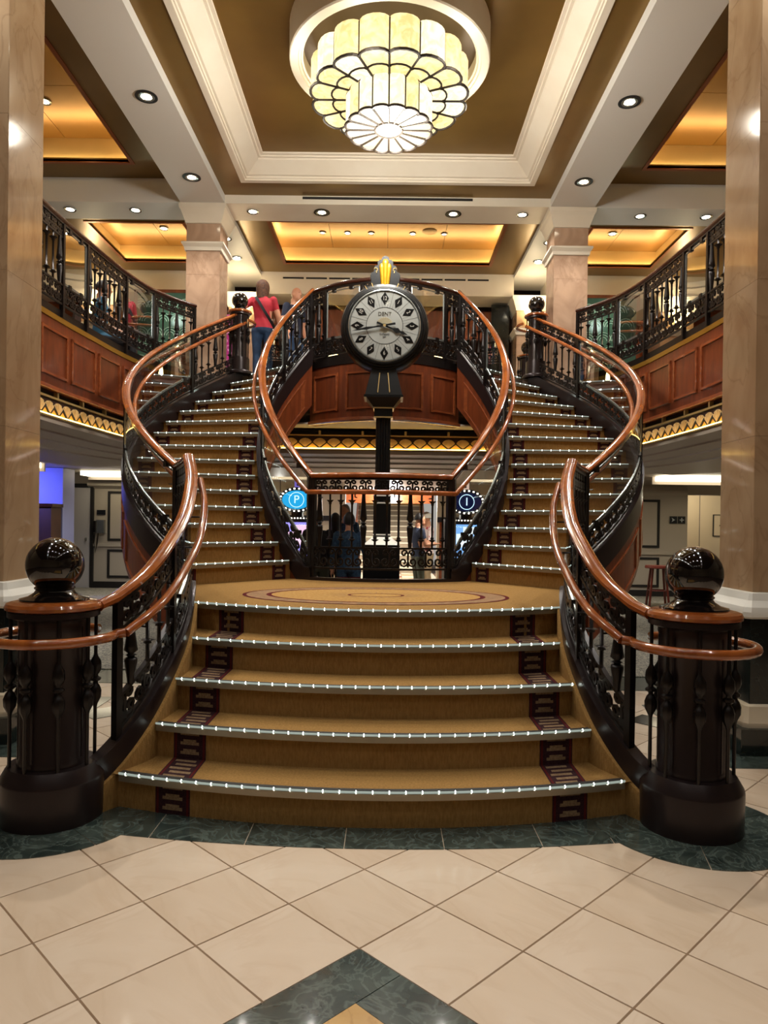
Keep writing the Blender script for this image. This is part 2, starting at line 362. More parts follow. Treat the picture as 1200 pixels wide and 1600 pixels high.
for k in range(5):
    z0 = k*RISE; z1 = z0+RISE
    # riser
    r = MB(); A = [(*front(k, u, .025), z0) for u in U]; B = [(*front(k, u, .025), z1-.004) for u in U]; strip(r, A, B)
    # pattern on the riser: plum band with tan bars
    ro = r.build('riser', CARPET, stair, 30)
    for sx in (-1, 1):
        pb = MB()
        def fr(x, z, off):
            return (x, NY[k]+.025+SAG[k]*(x/NW[k])**2-off, z)
        def quad(x0, x1, za, zb, off, mi):
            pb.add([fr(x0, za, off), fr(x1, za, off), fr(x1, zb, off), fr(x0, zb, off)], [(0, 1, 2, 3)], mi)
        xc = sx*BX
        quad(xc-BWD/2, xc+BWD/2, z0, z1-.01, .0015, 0)
        for e in (-1, 1): quad(xc+e*(BWD/2-.012)-.006, xc+e*(BWD/2-.012)+.006, z0, z1-.01, .0025, 1)
        for q in range(3):
            zc = z0+.028+q*.05
            quad(xc-.052, xc+.052, zc-.004, zc+.012, .0025, 2); quad(xc-.036, xc+.036, zc+.012, zc+.024, .0025, 2)
        pb.build('border_pattern', [CARPETD, CARPETR, CARPETT], ro, 0)
    if k < 4:
        t = MB(); A = [(*front(k, u, -.005), z1) for u in U]; B = [(*front(k+1, u, .03), z1) for u in U]; strip(t, A, B)
        to = t.build('tread', CARPET, stair, 30)
        for sx in (-1, 1):
            pt = MB()
            def fy(x, v): 
                ya = NY[k]+SAG[k]*(x/NW[k])**2; yb = NY[k+1]+.025+SAG[k+1]*(x/NW[k+1])**2; return ya+(yb-ya)*v
            def quad(x0, x1, va, vb, off, mi):
                pt.add([(x0, fy(x0, va), z1+off), (x1, fy(x1, va), z1+off), (x1, fy(x1, vb), z1+off), (x0, fy(x0, vb), z1+off)], [(0, 1, 2, 3)], mi)
            xc = sx*BX
            quad(xc-BWD/2, xc+BWD/2, .08, .995, .0015, 0)
            for e in (-1, 1): quad(xc+e*(BWD/2-.012)-.006, xc+e*(BWD/2-.012)+.006, .08, .995, .0025, 1)
            for q in range(5):
                v = .14+q*.172; sh = .008*(1 if q % 2 else -1)
                quad(xc-.056+sh, xc+.056+sh, v, v+.09, .0025, 2)
            pt.build('border_pattern', [CARPETD, CARPETR, CARPETT], to, 0)
    UN = [-1+2*i/NB for i in range(NB+1)]
    P = [(*front(k, u, 0, NW[k]), z1) for u in UN]
    n = MB(); n.sweep(P, [(-.001, .003), (.004, -.004), (.004, -.034), (-.028, -.034), (-.028, .003)])
    no = n.build('nosing', NOSE, stair)
    rb = MB(); rb.sweep([(x, y+.03, z+.004) for x, y, z in P], [(-.014, -.004), (.014, -.004), (.014, .001), (-.014, .001)]); rb.build('rubber_insert', NOSEB, no)
    led_strip(no, [(x, y-.006, z+.006) for x, y, z in P], .077, no)
# landing
loop = [(*front(4, u, -.004), .875) for u in U]
right = [(x-.0, y, .875) for x, y, z in SIDE if y > loop[-1][1]+.02]
arcR = [(*pol(SOUT, R(-50.5)), .875), (*pol(SIN, R(-50.5)), .875)]
well = [(*pol(SIN, R(-52-(128-52)*k/16)), .875) for k in range(17)]
arcL = [(-x, y, z) for x, y, z in reversed(arcR)]
left = [(-x, y, z) for x, y, z in reversed(right)]
lm = MB(); lp = loop+right+arcR+well+arcL+left
lm.add(lp, [tuple(range(len(lp)))]); 
lm.add([(x, y, .6) for x, y, z in lp], [tuple(reversed(range(len(lp))))])
land = lm.build('landing', CARPET, stair, 0)
# landing medallion rings
MC = (-.02, 5.46)
def ering(mb, a0, b0, a1, b1, z, mi=0, n=64):
    A = [(MC[0]+a0*cos(2*pi*i/n), MC[1]+b0*sin(2*pi*i/n), z) for i in range(n+1)]; B = [(MC[0]+a1*cos(2*pi*i/n), MC[1]+b1*sin(2*pi*i/n), z) for i in range(n+1)]
    strip(mb, A, B, mi)
e = MB(); ering(e, 1.02, .66, .99, .635, .8768, 0); ering(e, .99, .635, .84, .53, .8766, 1); ering(e, .84, .53, .80, .50, .8768, 0); ering(e, .80, .50, .22, .135, .8764, 2)
ering(e, .22, .135, .195, .118, .8768, 0); ering(e, .195, .118, 0.001, .001, .8764, 2)
for i in range(40):
    t = 2*pi*i/40; 
    for (ra, rb_, wd_) in ((.24, .42, .006),):
        p = [(MC[0]+ra*cos(t-wd_/ra), MC[1]+ra*.63*sin(t-wd_/ra), .8767), (MC[0]+rb_*cos(t), MC[1]+rb_*.63*sin(t), .8767), (MC[0]+ra*cos(t+wd_/ra), MC[1]+ra*.63*sin(t+wd_/ra), .8767)]
        e.add(p, [(0, 1, 2)], 1)
    if True:
        t2 = t+.04
        e.add([(MC[0]+.86*cos(t), MC[1]+.545*sin(t), .8768), (MC[0]+.97*cos(t2), MC[1]+.62*sin(t2), .8768), (MC[0]+.97*cos(t2+.05), MC[1]+.62*sin(t2+.05), .8768), (MC[0]+.86*cos(t+.05), MC[1]+.545*sin(t+.05), .8768)], [(0, 1, 2, 3)], 3)
e.build('medallion', [CARPETR, MEDALP, MEDAL, CARPETT], land, 0)
# upper flights
NR = 8
for sx in (-1, 1):
    for k in range(1, 16):
        ph = PH(k); ph2 = PH(k+1) if k < 15 else ph+.05; z0 = .875+(k-1)*RISE; z1 = z0+RISE
        rr = [RI-.05+(RO-RI+.09)*i/NR for i in range(NR+1)]
        r = MB(); A = [(*pol(q, ph+.012, sx), z0) for q in rr]; B = [(*pol(q, ph+.012, sx), z1-.004) for q in rr]; strip(r, A, B)
        ro = r.build('riser', CARPET, stair, 0)
        nn = (sin(ph)*sx, -cos(ph))   # nn points down the stair
        def fp(q, z, off): x, y = pol(q, ph+.012, sx); return (x+nn[0]*off, y+nn[1]*off, z)
        for qc in (RI+.13, RO-.13):
            pb = MB(); w2 = .085
            def quad(a, b, za, zb, off, mi): pb.add([fp(a, za, off), fp(b, za, off), fp(b, zb, off), fp(a, zb, off)], [(0, 1, 2, 3)], mi)
            quad(qc-w2, qc+w2, z0, z1-.01, .0015, 0)
            for e in (-1, 1): quad(qc+e*(w2-.012)-.006, qc+e*(w2-.012)+.006, z0, z1-.01, .0025, 1)
            for q in range(3):
                zc = z0+.028+q*.05; quad(qc-.048, qc+.048, zc-.004, zc+.012, .0025, 2); quad(qc-.034, qc+.034, zc+.012, zc+.024, .0025, 2)
            pb.build('border_pattern', [CARPETD, CARPETR, CARPETT], ro, 0)
        t = MB(); A = [(*pol(q, ph-.003, sx), z1) for q in rr]; B = [(*pol(q, ph2+.02, sx), z1) for q in rr]; strip(t, A, B); t.build('tread', CARPET, stair, 0)
        P = [(*pol(q, ph, sx), z1) for q in [RI+.02+(RO-RI-.06)*i/NR for i in range(NR+1)]]
        if sx > 0: pass
        Pn = P if sx < 0 else P
        n = MB()
        for_side = 1
        # sweep normal = right-hand; choose direction so that +a points down the stair
        d = Vector((P[-1][0]-P[0][0], P[-1][1]-P[0][1])); rh = Vector((d.y, -d.x))
        if rh.dot(Vector(nn)) < 0: P = P[::-1]
        n.sweep(P, [(-.001, .003), (.004, -.004), (.004, -.034), (-.028, -.034), (-.028, .003)])
        no = n.build('nosing', NOSE, stair)
        led_strip(no, [(x+nn[0]*.006, y+nn[1]*.006, z+.006) for x, y, z in P], .1, no)
# stringers, curbs, soffits
def arc(r, a0, a1, n, sx, zf): return [(*pol(r, R(a0+(a1-a0)*i/n), sx), zf(R(a0+(a1-a0)*i/n))) for i in range(n+1)]
for sx in (-1, 1):
    P = [(sx*x, y, z) for x, y, z in SIDE]
    s = MB(); s.sweep(P, [(-.03, .11), (.03, .11), (.03, -.24), (-.03, -.24)]); s.sweep(P, [(-.038, .125), (.038, .125), (.038, .1), (-.038, .1)])
    # foot under the lower stringer down to the floor
    rings = [[(x-.025*1, y, max(0, 0)), (x+.025, y, 0), (x+.025, y, max(.02, z-.2)), (x-.025, y, max(.02, z-.2))] for x, y, z in P]
    s.loft(rings)
    s.build('stringer', STRING, stair)
    c = MB(); q = [(sx*(x-.05), y, z) for x, y, z in SIDE if y < 4.85]
    c.loft([[(x, y, 0), (x, y, z+.0)] for x, y, z in q], closed_ring=False, caps=False)
    c.loft([[(x, y, z+.0), (x+sx*.03, y, z+.005)] for x, y, z in q], closed_ring=False, caps=False)
    c.build('carpet_curb', CARPET, stair, 60)
    for nm, rad, a0, a1, side in (('outer', SOUT, -52, 43, 1), ('inner', SIN, -61, 47, -1)):
        Q = arc(rad, a0, a1, 40, sx, ZN)
        s = MB(); s.sweep(Q, [(-.03, .11), (.03, .11), (.03, -.1), (-.03, -.1)]); s.sweep(Q, [(-.04, .125), (.04, .125), (.04, .1), (-.04, .1)])
        s.build('stringer', STRING, stair)
        # timber skirt with raised panels below
        Q2 = arc(rad, a0+1, a1, 40, sx, ZN)
        w = MB(); w.sweep(Q2, [(-.02, -.1), (.02, -.1), (.02, -.62), (-.02, -.62)])
        sk = w.build('skirt', WOOD, stair)
        for i in range(4):
            b0 = a0+4+(a1-a0-6)*i/4; b1 = a0+2+(a1-a0-6)*(i+1)/4-1
            q0 = arc(rad+side*.022, b0, b1, 10, sx, ZN)
            f = MB()
            for lo, hi in ((-.21, -.19), (-.55, -.53)): f.sweep(q0, [(-.012, hi), (.012, hi), (.012, lo), (-.012, lo)])
            for e in (q0[:2], q0[-2:]): f.loft([[(p[0], p[1], p[2]-.55) for p in e]+[(p[0], p[1], p[2]-.19) for p in reversed(e)]][:1]*1+[[(p[0]*1.006, p[1], p[2]-.55) for p in e]+[(p[0]*1.006, p[1], p[2]-.19) for p in reversed(e)]])
            f.build('panel_moulding', WOODL, sk)
    so = MB(); n = 30
    A = [(*pol(SIN, R(-50+97*i/n), sx), ZN(R(-50+97*i/n))-.6) for i in range(n+1)]; B = [(*pol(SOUT, R(-50+93*i/n), sx), ZN(R(-50+93*i/n))-.6) for i in range(n+1)]
    strip(so, A, B); so.build('soffit', WOOD, stair)
fz = MB(); q = [(*pol(SIN, R(-119.5+59*k/24)), .875) for k in range(25)]; fz.sweep(q, [(-.03, .03), (.03, .03), (.03, -.3), (-.03, -.3)]); fz.build('well_edge', STRING, stair)

# =================================================================== RAILINGS
class Path:
    def __init__(s, pts):
        s.p = pts; s.c = [0]
        for a, b in zip(pts, pts[1:]): s.c.append(s.c[-1]+hypot(b[0]-a[0], b[1]-a[1]))
        s.len = s.c[-1]
    def at(s, d):
        d = min(max(d, 0), s.len)
        for i in range(len(s.c)-1):
            if d <= s.c[i+1] or i == len(s.c)-2:
                t = (d-s.c[i])/max(1e-9, s.c[i+1]-s.c[i]); a, b = s.p[i], s.p[i+1]
                q = [a[k]+(b[k]-a[k])*t for k in range(4)]
                v = Vector((b[0]-a[0], b[1]-a[1])).normalized()
                return q, v
    def sub(s, d0, d1, step=.06):
        n = max(2, int(abs(d1-d0)/step)+1); return [s.at(d0+(d1-d0)*i/n)[0] for i in range(n+1)]
    def near(s, x=None, y=None):
        best = min(range(len(s.p)), key=lambda i: (0 if x is None else (s.p[i][0]-x)**2)+(0 if y is None else (s.p[i][1]-y)**2)); return s.c[best]
def spiral(cu, cv, r0, r1, a0, turns, n, sgn):
    return [(cu+(r0+(r1-r0)*i/n)*cos(a0+sgn*2*pi*turns*i/n), cv+(r0+(r1-r0)*i/n)*sin(a0+sgn*2*pi*turns*i/n)) for i in range(n+1)]
def scroll_curves(tall=True):
    cs = []
    for m in (1, -1):
        a = spiral(.76, .34, .26, .07, pi, 1.25, 11, 1); b = spiral(.73, .80, .19, .06, pi, 1.1, 8, -1)
        for c in (a, b): cs.append([(.5+m*(u-.5), v) for u, v in c])
    cs.append([(.5, .06), (.5, .5), (.5, .82)])
    return cs
SCR = scroll_curves()
def scroll(path, d0, d1, lo, hi, parent, M=IRON, w=.0085, d=.007):
    """one scroll unit mapped on the path between d0 and d1; lo/hi: functions of path point -> z"""
    mb = MB(); Lh = d1-d0
    for c in SCR:
        pts = []
        for u, v in c:
            q, t = path.at(d0+u*Lh); z0, z1 = lo(q), hi(q); pts.append((Vector((q[0], q[1], z0+(z1-z0)*v)), t))
        rings = []
        for i, (p, t) in enumerate(pts):
            tg = pts[min(len(pts)-1, i+1)][0]-pts[max(0, i-1)][0]; nr = Vector((t.y, -t.x, 0))
            sd = tg.cross(nr).normalized()
            rings.append([p+sd*w+nr*d, p+sd*w-nr*d, p-sd*w-nr*d, p-sd*w+nr*d])
        mb.loft(rings, caps=False)
    return mb.build('scroll', M, parent, 0)
def rod_mesh(kind):
    m = MB()
    if kind == 'rod':
        m.lathe([(.0085, 0), (.0085, .12), (.016, .13), (.030, .155), (.012, .165), (.016, .19), (.0085, .21), (.0085, .78), (.013, .79), (.012, .815), (.032, .86), (.014, .835), (.0085, .85), (.0085, 1)], 6)
    elif kind == 'spear':
        m.lathe([(.0085, 0), (.0085, .30), (.018, .31), (.014, .34), (.030, .37), (.0085, .39), (.0085, 1)], 6)
    else:
        m.lathe([(.014, 0), (.016, .10), (.026, .36), (.024, .40), (.012, .42), (.026, .445), (.012, .47), (.028, .52), (.024, .60), (.017, .80), (.013, 1)], 8)
    return m.mesh('baluster', IRON, 50)
RODS = {k: rod_mesh(k) for k in ('rod', 'spear', 'thick')}
RAILP = [(.040*cos(a)*(1.05 if abs(cos(a)) > .7 else 1), -.026+.028*sin(a)) for a in [2*pi*i/10+.31 for i in range(10)]]
def railing(root, path, secs, posts, railm=RAIL, inward=0, grab=True, unit=.155, bh=.17, gapb=.03, tb=.13, rods='rod', step=.06, grab_to=None, post_drop=.0, silver=True, pattern=(1, 0, 0, 0), sp=.095, rsc=1.0):
    zb = lambda q: q[2]; zr = lambda q: q[3]
    A = path.sub(0, path.len, step)
    h = MB(); h.sweep([(q[0], q[1], q[3]) for q in A], [(a*rsc, b) for a, b in RAILP]); h.build('handrail', railm, root, 50)
    f = MB()
    bar = lambda off, w=.011, t=.009: [(-w, off+t), (w, off+t), (w, off-t), (-w, off-t)]
    f.sweep([(q[0], q[1], q[2]+gapb) for q in A], bar(0)); f.sweep([(q[0], q[1], q[2]+gapb+bh) for q in A], bar(0, .014))
    f.sweep([(q[0], q[1], q[3]-.062) for q in A], bar(0, .016))
    f.build('rail_bar', IRON, root, 0)
    # lower scroll band all along
    n = max(1, round(path.len/unit))
    for i in range(n):
        scroll(path, path.len*i/n+.004, path.len*(i+1)/n-.004, lambda q: zb(q)+gapb+.008, lambda q: zb(q)+gapb+bh-.008, root)
    for d in posts:
        q, t = path.at(d); p = MB(); p.obox((q[0], q[1], (q[2]+q[3]-.06-post_drop)/2), (.036, .04, q[3]-.06-q[2]+post_drop), atan2(t.y, t.x)); p.build('post', IRON, root, 0)
    for kind, d0, d1 in secs:
        if kind == 'bal':
            b = MB(); b.sweep([(q[0], q[1], q[3]-.07-tb) for q in path.sub(d0, d1, step)], bar(0)); b.build('rail_bar', IRON, root, 0)
            n = max(1, round((d1-d0)/(unit*.9)))
            for i in range(n):
                scroll(path, d0+(d1-d0)*i/n+.004, d0+(d1-d0)*(i+1)/n-.004, lambda q: zr(q)-.07-tb+.008, lambda q: zr(q)-.075, root)
            n = max(2, round((d1-d0)/sp))
            for i in range(n):
                d = d0+(d1-d0)*(i+.5)/n; q, t = path.at(d); z0 = q[2]+gapb+bh; z1 = q[3]-.07-tb
                kd = 'thick' if pattern[i % len(pattern)] else rods
                inst('baluster', RODS[kd], root, (q[0], q[1], z0), atan2(t.y, t.x), (1.25, 1.25, z1-z0))
        else:
            g = MB(); S = path.sub(d0+.03, d1-.03, step)
            g.loft([[(q[0], q[1], q[2]+gapb+bh+.03), (q[0], q[1], q[3]-.10)] for q in S], closed_ring=False, caps=False)
            go = g.build('glass_panel', GLASS, root, 60)
            s = MB()
            s.sweep([(q[0], q[1], q[2]+gapb+bh+.028) for q in S], bar(0, .008, .011))
            s.sweep([(q[0], q[1], q[3]-.098) for q in S], bar(0, .006, .008))
            for q in (S[0], S[-1]):
                zl = q[2]+gapb+bh+.03; s.obox((q[0], q[1], (zl+q[3]-.1)/2), (.016, .016, q[3]-.1-zl))
            s.build('glass_edge', SILVER, go, 0)
            for d in (d0+.14, d1-.14):
                q, t = path.at(d)
                for z in (q[2]+gapb+bh+.02, q[3]-.09): c = MB(); c.obox((q[0], q[1], z), (.05, .035, .05), atan2(t.y, t.x)); c.build('glass_clamp', IRON, go, 0)
    if grab:
        off = inward*.085; G = []
        B = path.sub(0, grab_to or path.len, step)
        for i, q in enumerate(B):
            a = B[max(0, i-1)]; b = B[min(len(B)-1, i+1)]; v = Vector((b[0]-a[0], b[1]-a[1])).normalized()
            G.append((q[0]+v.y*off, q[1]-v.x*off, q[3]-.19))
        gm = MB(); gm.tube(G, .024, 10); go = gm.build('grab_rail', railm, root, 60)
        for i in range(2, len(G)-1, max(6, len(G)//5)):
            q = B[i]; bk = MB(); bk.tube([G[i], (G[i][0], G[i][1], G[i][2]-.05), (q[0], q[1], G[i][2]-.05)], .006, 5); bk.build('rail_bracket', IRON, go, 0)
        return G
LR = {-1: 'left', 1: 'right'}
for sx in (-1, 1):
    # lower outer railing (newel to landing corner and on along the landing side)
    base = [(x, y, z) for x, y, z in SIDE if y > 3.52]
    xc = [hypot(b[0]-a[0], b[1]-a[1]) for a, b in zip(base, base[1:])]; cum = [0]
    for d in xc: cum.append(cum[-1]+d)
    iC = min(range(len(base)), key=lambda i: abs(base[i][1]-5.1)); LC = cum[iC]
    zrail = lambda d: 1.06+(1.914-1.06)*min(1, d/LC)
    pts = [(sx*x, y, z+.125, zrail(cum[i])) for i, (x, y, z) in enumerate(base)]
    low = Path(pts[:iC+1]); lev = Path(pts[iC:])
    root = thing('stair_railing', 'mahogany and iron railing of the lower steps rising from the %s ball newel' % LR[sx], 'railing', (sx*1.3, 3.5, 0), 'lower stair railings')
    dB = low.near(y=4.08); d0 = .02
    G = railing(root, low, [('bal', d0+.02, dB), ('glass', dB, low.len)], [d0, dB, low.len-.02], inward=(-1 if sx > 0 else 1), pattern=(1, 0, 0, 0, 1), rods='spear', sp=.125, bh=.16, post_drop=.1, unit=.13)
    # joins to the newel: cap link and loop
    j = MB(); p0 = low.p[0]; j.sweep([(sx*(NEWX-.19), NEWY+.05, 1.03), (p0[0], p0[1], p0[3])], RAILP); j.build('handrail', RAIL, root, 50)
    g0 = G[0]; lp = []
    a0 = atan2(g0[1]-NEWY, g0[0]-sx*NEWX); zr0 = .865
    j = MB(); ring = [(sx*NEWX+.275*cos(a0+sx*(.0)+t*sx*-1), NEWY+.275*sin(a0+t*sx*-1), zr0) for t in [2*pi*.86*i/40*-1 for i in range(41)]]
    j.tube([g0]+ring, .024, 10); j.build('grab_rail', RAIL, root, 60)
    root2 = thing('landing_railing', 'short iron railing turning along the %s side of the landing' % LR[sx], 'railing', (sx*1.5, 5.5, .875), 'landing side railings')
    railing(root2, lev, [('bal', .03, lev.len-.03)], [.02, lev.len-.02], grab=False, pattern=(0, 1))
    # outer flight railing
    n = 60; pts = []
    for i in range(n+1):
        a = -52+95*i/n; x, y = pol(SOUT, R(a), sx); pts.append((x, y, ZN(R(a))+.125, 1.914+(4.40-1.914)*i/n))
    po = Path(pts); ang = lambda a, p=None: po.len*(a+52)/95
    root = thing('stair_railing', 'outer curved railing of the %s flight with glass panels and mahogany handrails' % LR[sx], 'railing', (sx*2.7, 8, .875), 'outer flight railings')
    railing(root, po, [('glass', ang(-52)+.02, ang(-20)), ('glass', ang(-20), ang(24.5)), ('bal', ang(24.5), ang(43)-.02)], [ang(-52)+.02, ang(-20), ang(24.5), ang(43)-.02], inward=(-1 if sx > 0 else 1), pattern=(1, 0, 0), sp=.12)
    # inner flight railing
    pts = []
    for i in range(n+1):
        a = -60.7+107.2*i/n; x, y = pol(SIN-.01, R(a), sx); pts.append((x, y, ZN(R(a))+.125 if a > -58 else .92, 1.914+(4.43-1.914)*i/n))
    pi_ = Path(pts); ang = lambda a: pi_.len*(a+60.7)/107.2
    root = thing('stair_railing', 'inner curved railing of the %s flight beside the clock with glass panels' % LR[sx], 'railing', (sx*1.37, 8, .875), 'inner flight railings')
    railing(root, pi_, [('glass', .03, ang(-18)), ('bal', ang(-18), ang(-4)), ('glass', ang(-4), ang(26)), ('bal', ang(26), pi_.len-.02)], [.02, ang(-18), ang(-4), ang(26), pi_.len-.02], inward=(1 if sx > 0 else -1), pattern=(1, 0), sp=.1)
# landing rear railing
pts = [(*pol(SIN-.01, R(-119.3+58.6*i/24)), .905, 1.914) for i in range(25)]
pl = Path(pts); root = thing('landing_railing', 'iron railing with scroll bands and spear balusters across the rear of the landing', 'railing', (0, 6.75, .875))
railing(root, pl, [('bal', .03, pl.len-.03)], [.02, pl.len-.02], inward=1, pattern=(1, 0, 0, 0), sp=.108, bh=.2, gapb=.09, tb=.12, unit=.17)
# rear balcony railing (bulges toward the viewer)
BAL = [(-.96+1.92*i/30, 9.2-.55*(1-((i-15)/15)**2)) for i in range(31)]
pts = [(x, y, 3.52, 4.43) for x, y in BAL]
pb_ = Path(pts); root = thing('balcony_railing', 'bowed iron and glass railing of the upper balcony behind the clock', 'railing', (0, 8.7, 3.5))
Lq = pb_.len
railing(root, pb_, [('bal', .03, Lq*.13), ('glass', Lq*.13, Lq*.37), ('bal', Lq*.37, Lq*.63), ('glass', Lq*.63, Lq*.87), ('bal', Lq*.87, Lq-.03)], [.02, Lq*.13, Lq*.37, Lq*.63, Lq*.87, Lq-.02], railm=RAILD, grab=False, sp=.1, pattern=(0, 1), rsc=.7)
# side balconies
SB = catmull([(3.25, 3.6), (3.25, 5.2), (3.25, 6.77), (3.22, 7.67), (3.14, 8.76), (2.97, 9.42), (2.66, 9.93)], 8)
for sx in (-1, 1):
    pts = [(sx*x, y, 3.56, 4.46) for x, y in SB]
    ps = Path(pts); D = lambda y: ps.near(y=y)
    root = thing('balcony_railing', 'curved iron and glass railing of the %s upper balcony' % LR[sx], 'railing', (sx*3.2, 7, 3.5), 'side balcony railings')
    d = [D(y) for y in (5.6, 6.2, 7.1, 7.68, 8.68, 9.25)]+[ps.len-.02]
    railing(root, ps, [('glass', d[0], d[1]), ('bal', d[1], d[2]), ('glass', d[2], d[3]), ('bal', d[3], d[4]), ('glass', d[4], d[5]), ('bal', d[5], d[6])], d, railm=RAILD, grab=False, sp=.13, pattern=(1, 0, 0), rsc=.7, post_drop=.1, bh=.19)

# =================================================================== BALCONY FASCIAS AND FRIEZES
fan = MB()
fan.plate([(0, 0)]+[(.084*cos(a), .062+.075*sin(a)) for a in [pi*i/8 for i in range(9)]], .012, lambda u, w, d: (u, -d, w))
for i in range(5):
    a = pi*(i+.5)/5; e = .2
    fan.plate([(.006*cos(a), .012)]+[(.078*cos(a+q), .066+.066*sin(a+q)) for q in (-e, 0, e)], .02, lambda u, w, d: (u, -d, w))
FAN = fan.mesh('fan', FANL, 0)
def fascia(name, xy, label, panels, gilt=True):
    """xy runs so that the right-hand normal faces the well"""
    p = Path([(x, y, 0, 0) for x, y in xy]); P = lambda z: [(x, y, z) for x, y in xy]
    w = MB(); w.sweep(P(0), [(0, 2.74), (0, 3.40), (-.1, 3.40), (-.1, 2.74)])
    o = w.build(name, WOOD, None, 40); tag(o, label, 'balcony fascia', kind='structure')
    t = MB(); t.sweep(P(0), [(.012, 3.40), (.012, 3.452), (-.1, 3.452), (-.1, 3.40)]); t.build('gold_strip', GOLDTRIM if gilt else IRON, o)
    t = MB(); t.sweep(P(0), [(.0, 3.452), (.0, 3.53), (-.12, 3.53), (-.12, 3.452)]); t.build('deck_edge', IRON, o)
    t = MB(); t.sweep(P(0), [(.0, 2.745), (.03, 2.735), (.035, 2.70), (.02, 2.69), (-.1, 2.69), (-.1, 2.745)]); t.build('ledge', WOODL, o)
    for d0, d1 in panels(p.len):
        s = p.sub(d0, d1, .06); m = MB()
        nrm = []
        A = [(q[0], q[1], 0) for q in s]
        for lo, hi in ((2.83, 2.865), (3.265, 3.30)): m.sweep(A, [(-.002, lo), (.02, lo+.006), (.02, hi-.006), (-.002, hi)])
        for c, dd in ((d0, .03), (d1-.03, .03)):
            m.sweep([(q[0], q[1], 0) for q in p.sub(c, c+dd, .02)], [(-.002, 2.83), (.02, 2.83), (.02, 3.30), (-.002, 3.30)])
        m.build('panel_moulding', WOODL, o)
        m = MB(); m.sweep([(q[0], q[1], 0) for q in p.sub(d0+.03, d1-.03, .06)], [(-.002, 2.865), (.004, 2.865), (.004, 3.265), (-.002, 3.265)]); m.build('panel', WOOD, o)
    return o
def frieze(o, xy, n):
    p = Path([(x, y, 0, 0) for x, y in xy]); P = [(x, y, 0) for x, y in xy]
    t = MB(); t.sweep(P, [(0, 2.44), (0, 2.60), (-.05, 2.60), (-.05, 2.44)]); t.build('frieze_board', MAROON, o)
    t = MB(); t.sweep(P, [(.02, 2.612), (.02, 2.632), (-.03, 2.632), (-.03, 2.612)]); t.sweep(P, [(.05, 2.42), (.05, 2.436), (-.03, 2.436), (-.03, 2.42)]); t.build('frieze_bar', BRASSL, o)
    t = MB(); t.sweep(P, [(.045, 2.437), (.045, 2.449), (.03, 2.449), (.03, 2.437)]); t.build('light_strip', FRZ, o)
    t = MB(); t.sweep(P, [(-.05, 2.63), (-.05, 2.69), (-.06, 2.69), (-.06, 2.63)]); t.build('recess', DARK, o)
    z = MB(); b = MB(); u = p.len/n
    for i in range(n):
        q, t = p.at(u*(i+.5)); nr = Vector((t.y, -t.x)); rz = atan2(t.y, t.x)
        inst('fan', FAN, o, (q[0], q[1], 2.455), rz, (u/.18, 1, .95))
        if i:
            c, _ = p.at(u*i); g = MB(); g.obox((0, 0, 0), (0, 0, 0)); g.v = []; g.f = []; g.m = []; g.add([(c[0]+t.x*e_+nr.x*d_, c[1]+t.y*e_+nr.y*d_, z_) for d_ in (.0, .008) for e_, z_ in ((-u*.46, 2.442), (u*.46, 2.442), (0, 2.52))], [(3, 4, 5), (0, 1, 4, 3), (1, 2, 5, 4), (2, 0, 3, 5)]); g.build('frieze_triangle', FANB, o, 0)
        for s_ in (-1, 1):
            a, _ = p.at(u*(i+.5)); c, _ = p.at(u*(i+.5+s_*.5))
            for (x0, z0, x1, z1) in ((c[:2], 2.53, a[:2], 2.452),):
                e = .012; off = nr*.02
                z.add([(x0[0]+off.x, x0[1]+off.y, z0-e), (x0[0]+off.x, x0[1]+off.y, z0+e), (x1[0]+off.x, x1[1]+off.y, z1+e), (x1[0]+off.x, x1[1]+off.y, z1-e),
                       (x0[0], x0[1], z0-e), (x0[0], x0[1], z0+e), (x1[0], x1[1], z1+e), (x1[0], x1[1], z1-e)], [(0, 1, 2, 3), (0, 3, 7, 4), (1, 2, 6, 5), (0, 1, 5, 4), (2, 3, 7, 6)])
        if i % 3 == 1: b.obox((q[0]-nr.x*.01, q[1]-nr.y*.01, 2.66), (.03, .04, .06), rz)
    z.build('zigzag', DARK, o, 0, kind='stuff'); b.build('bracket', BRASSL, o, 0)
for sx in (-1, 1):
    xy = [(sx*(x+.01), y) for x, y in SB]
    if sx < 0: xy = xy            # travelling +y on the left: right-hand normal points +x, to the well
    else: xy = xy[::-1]
    if sx < 0: pan = lambda l: [(l-.25-(i+1)*.62+.04, l-.25-i*.62-.04) for i in range(8)]
    else: pan = lambda l: [(.25+i*.62+.04, .25+(i+1)*.62-.04) for i in range(8)]
    o = fascia('balcony_fascia', xy, 'curved cherry wood balcony front with raised panels on the %s' % LR[sx], pan)
    frieze(o, xy, 36)
    # stepped soffit rings under the balcony
    sf = MB(); P = [(sx*x, y, 0) for x, y in SB]
    if sx > 0: P = P[::-1]
    prof = [(.02, 2.42), (.02, 2.37), (-.22, 2.35), (-.22, 2.33), (-.48, 2.315), (-.48, 2.295), (-.8, 2.28), (-.8, 2.26), (-2.2, 2.26), (-2.2, 2.42)]
    sf.sweep(P, prof); so = sf.build('ceiling_soffit', TAUPE, None, 30); tag(so, 'stepped curved plaster soffit under the %s balcony' % LR[sx], 'soffit', kind='structure')
o = fascia('balcony_fascia', BAL, 'bowed cherry wood balcony front with raised panels behind the clock', lambda l: [(.03+i*(l-.06)/4+.06, .03+(i+1)*(l-.06)/4-.06) for i in range(4)], False)
frieze(o, [(-1.75, 9.66), (-.6, 9.66), (.6, 9.66), (1.75, 9.66)], 18)
sf = MB(); sf.prism([(x, y-.0) for x, y in BAL]+[(1.9, 9.6), (-1.9, 9.6)], 2.715, 2.735)
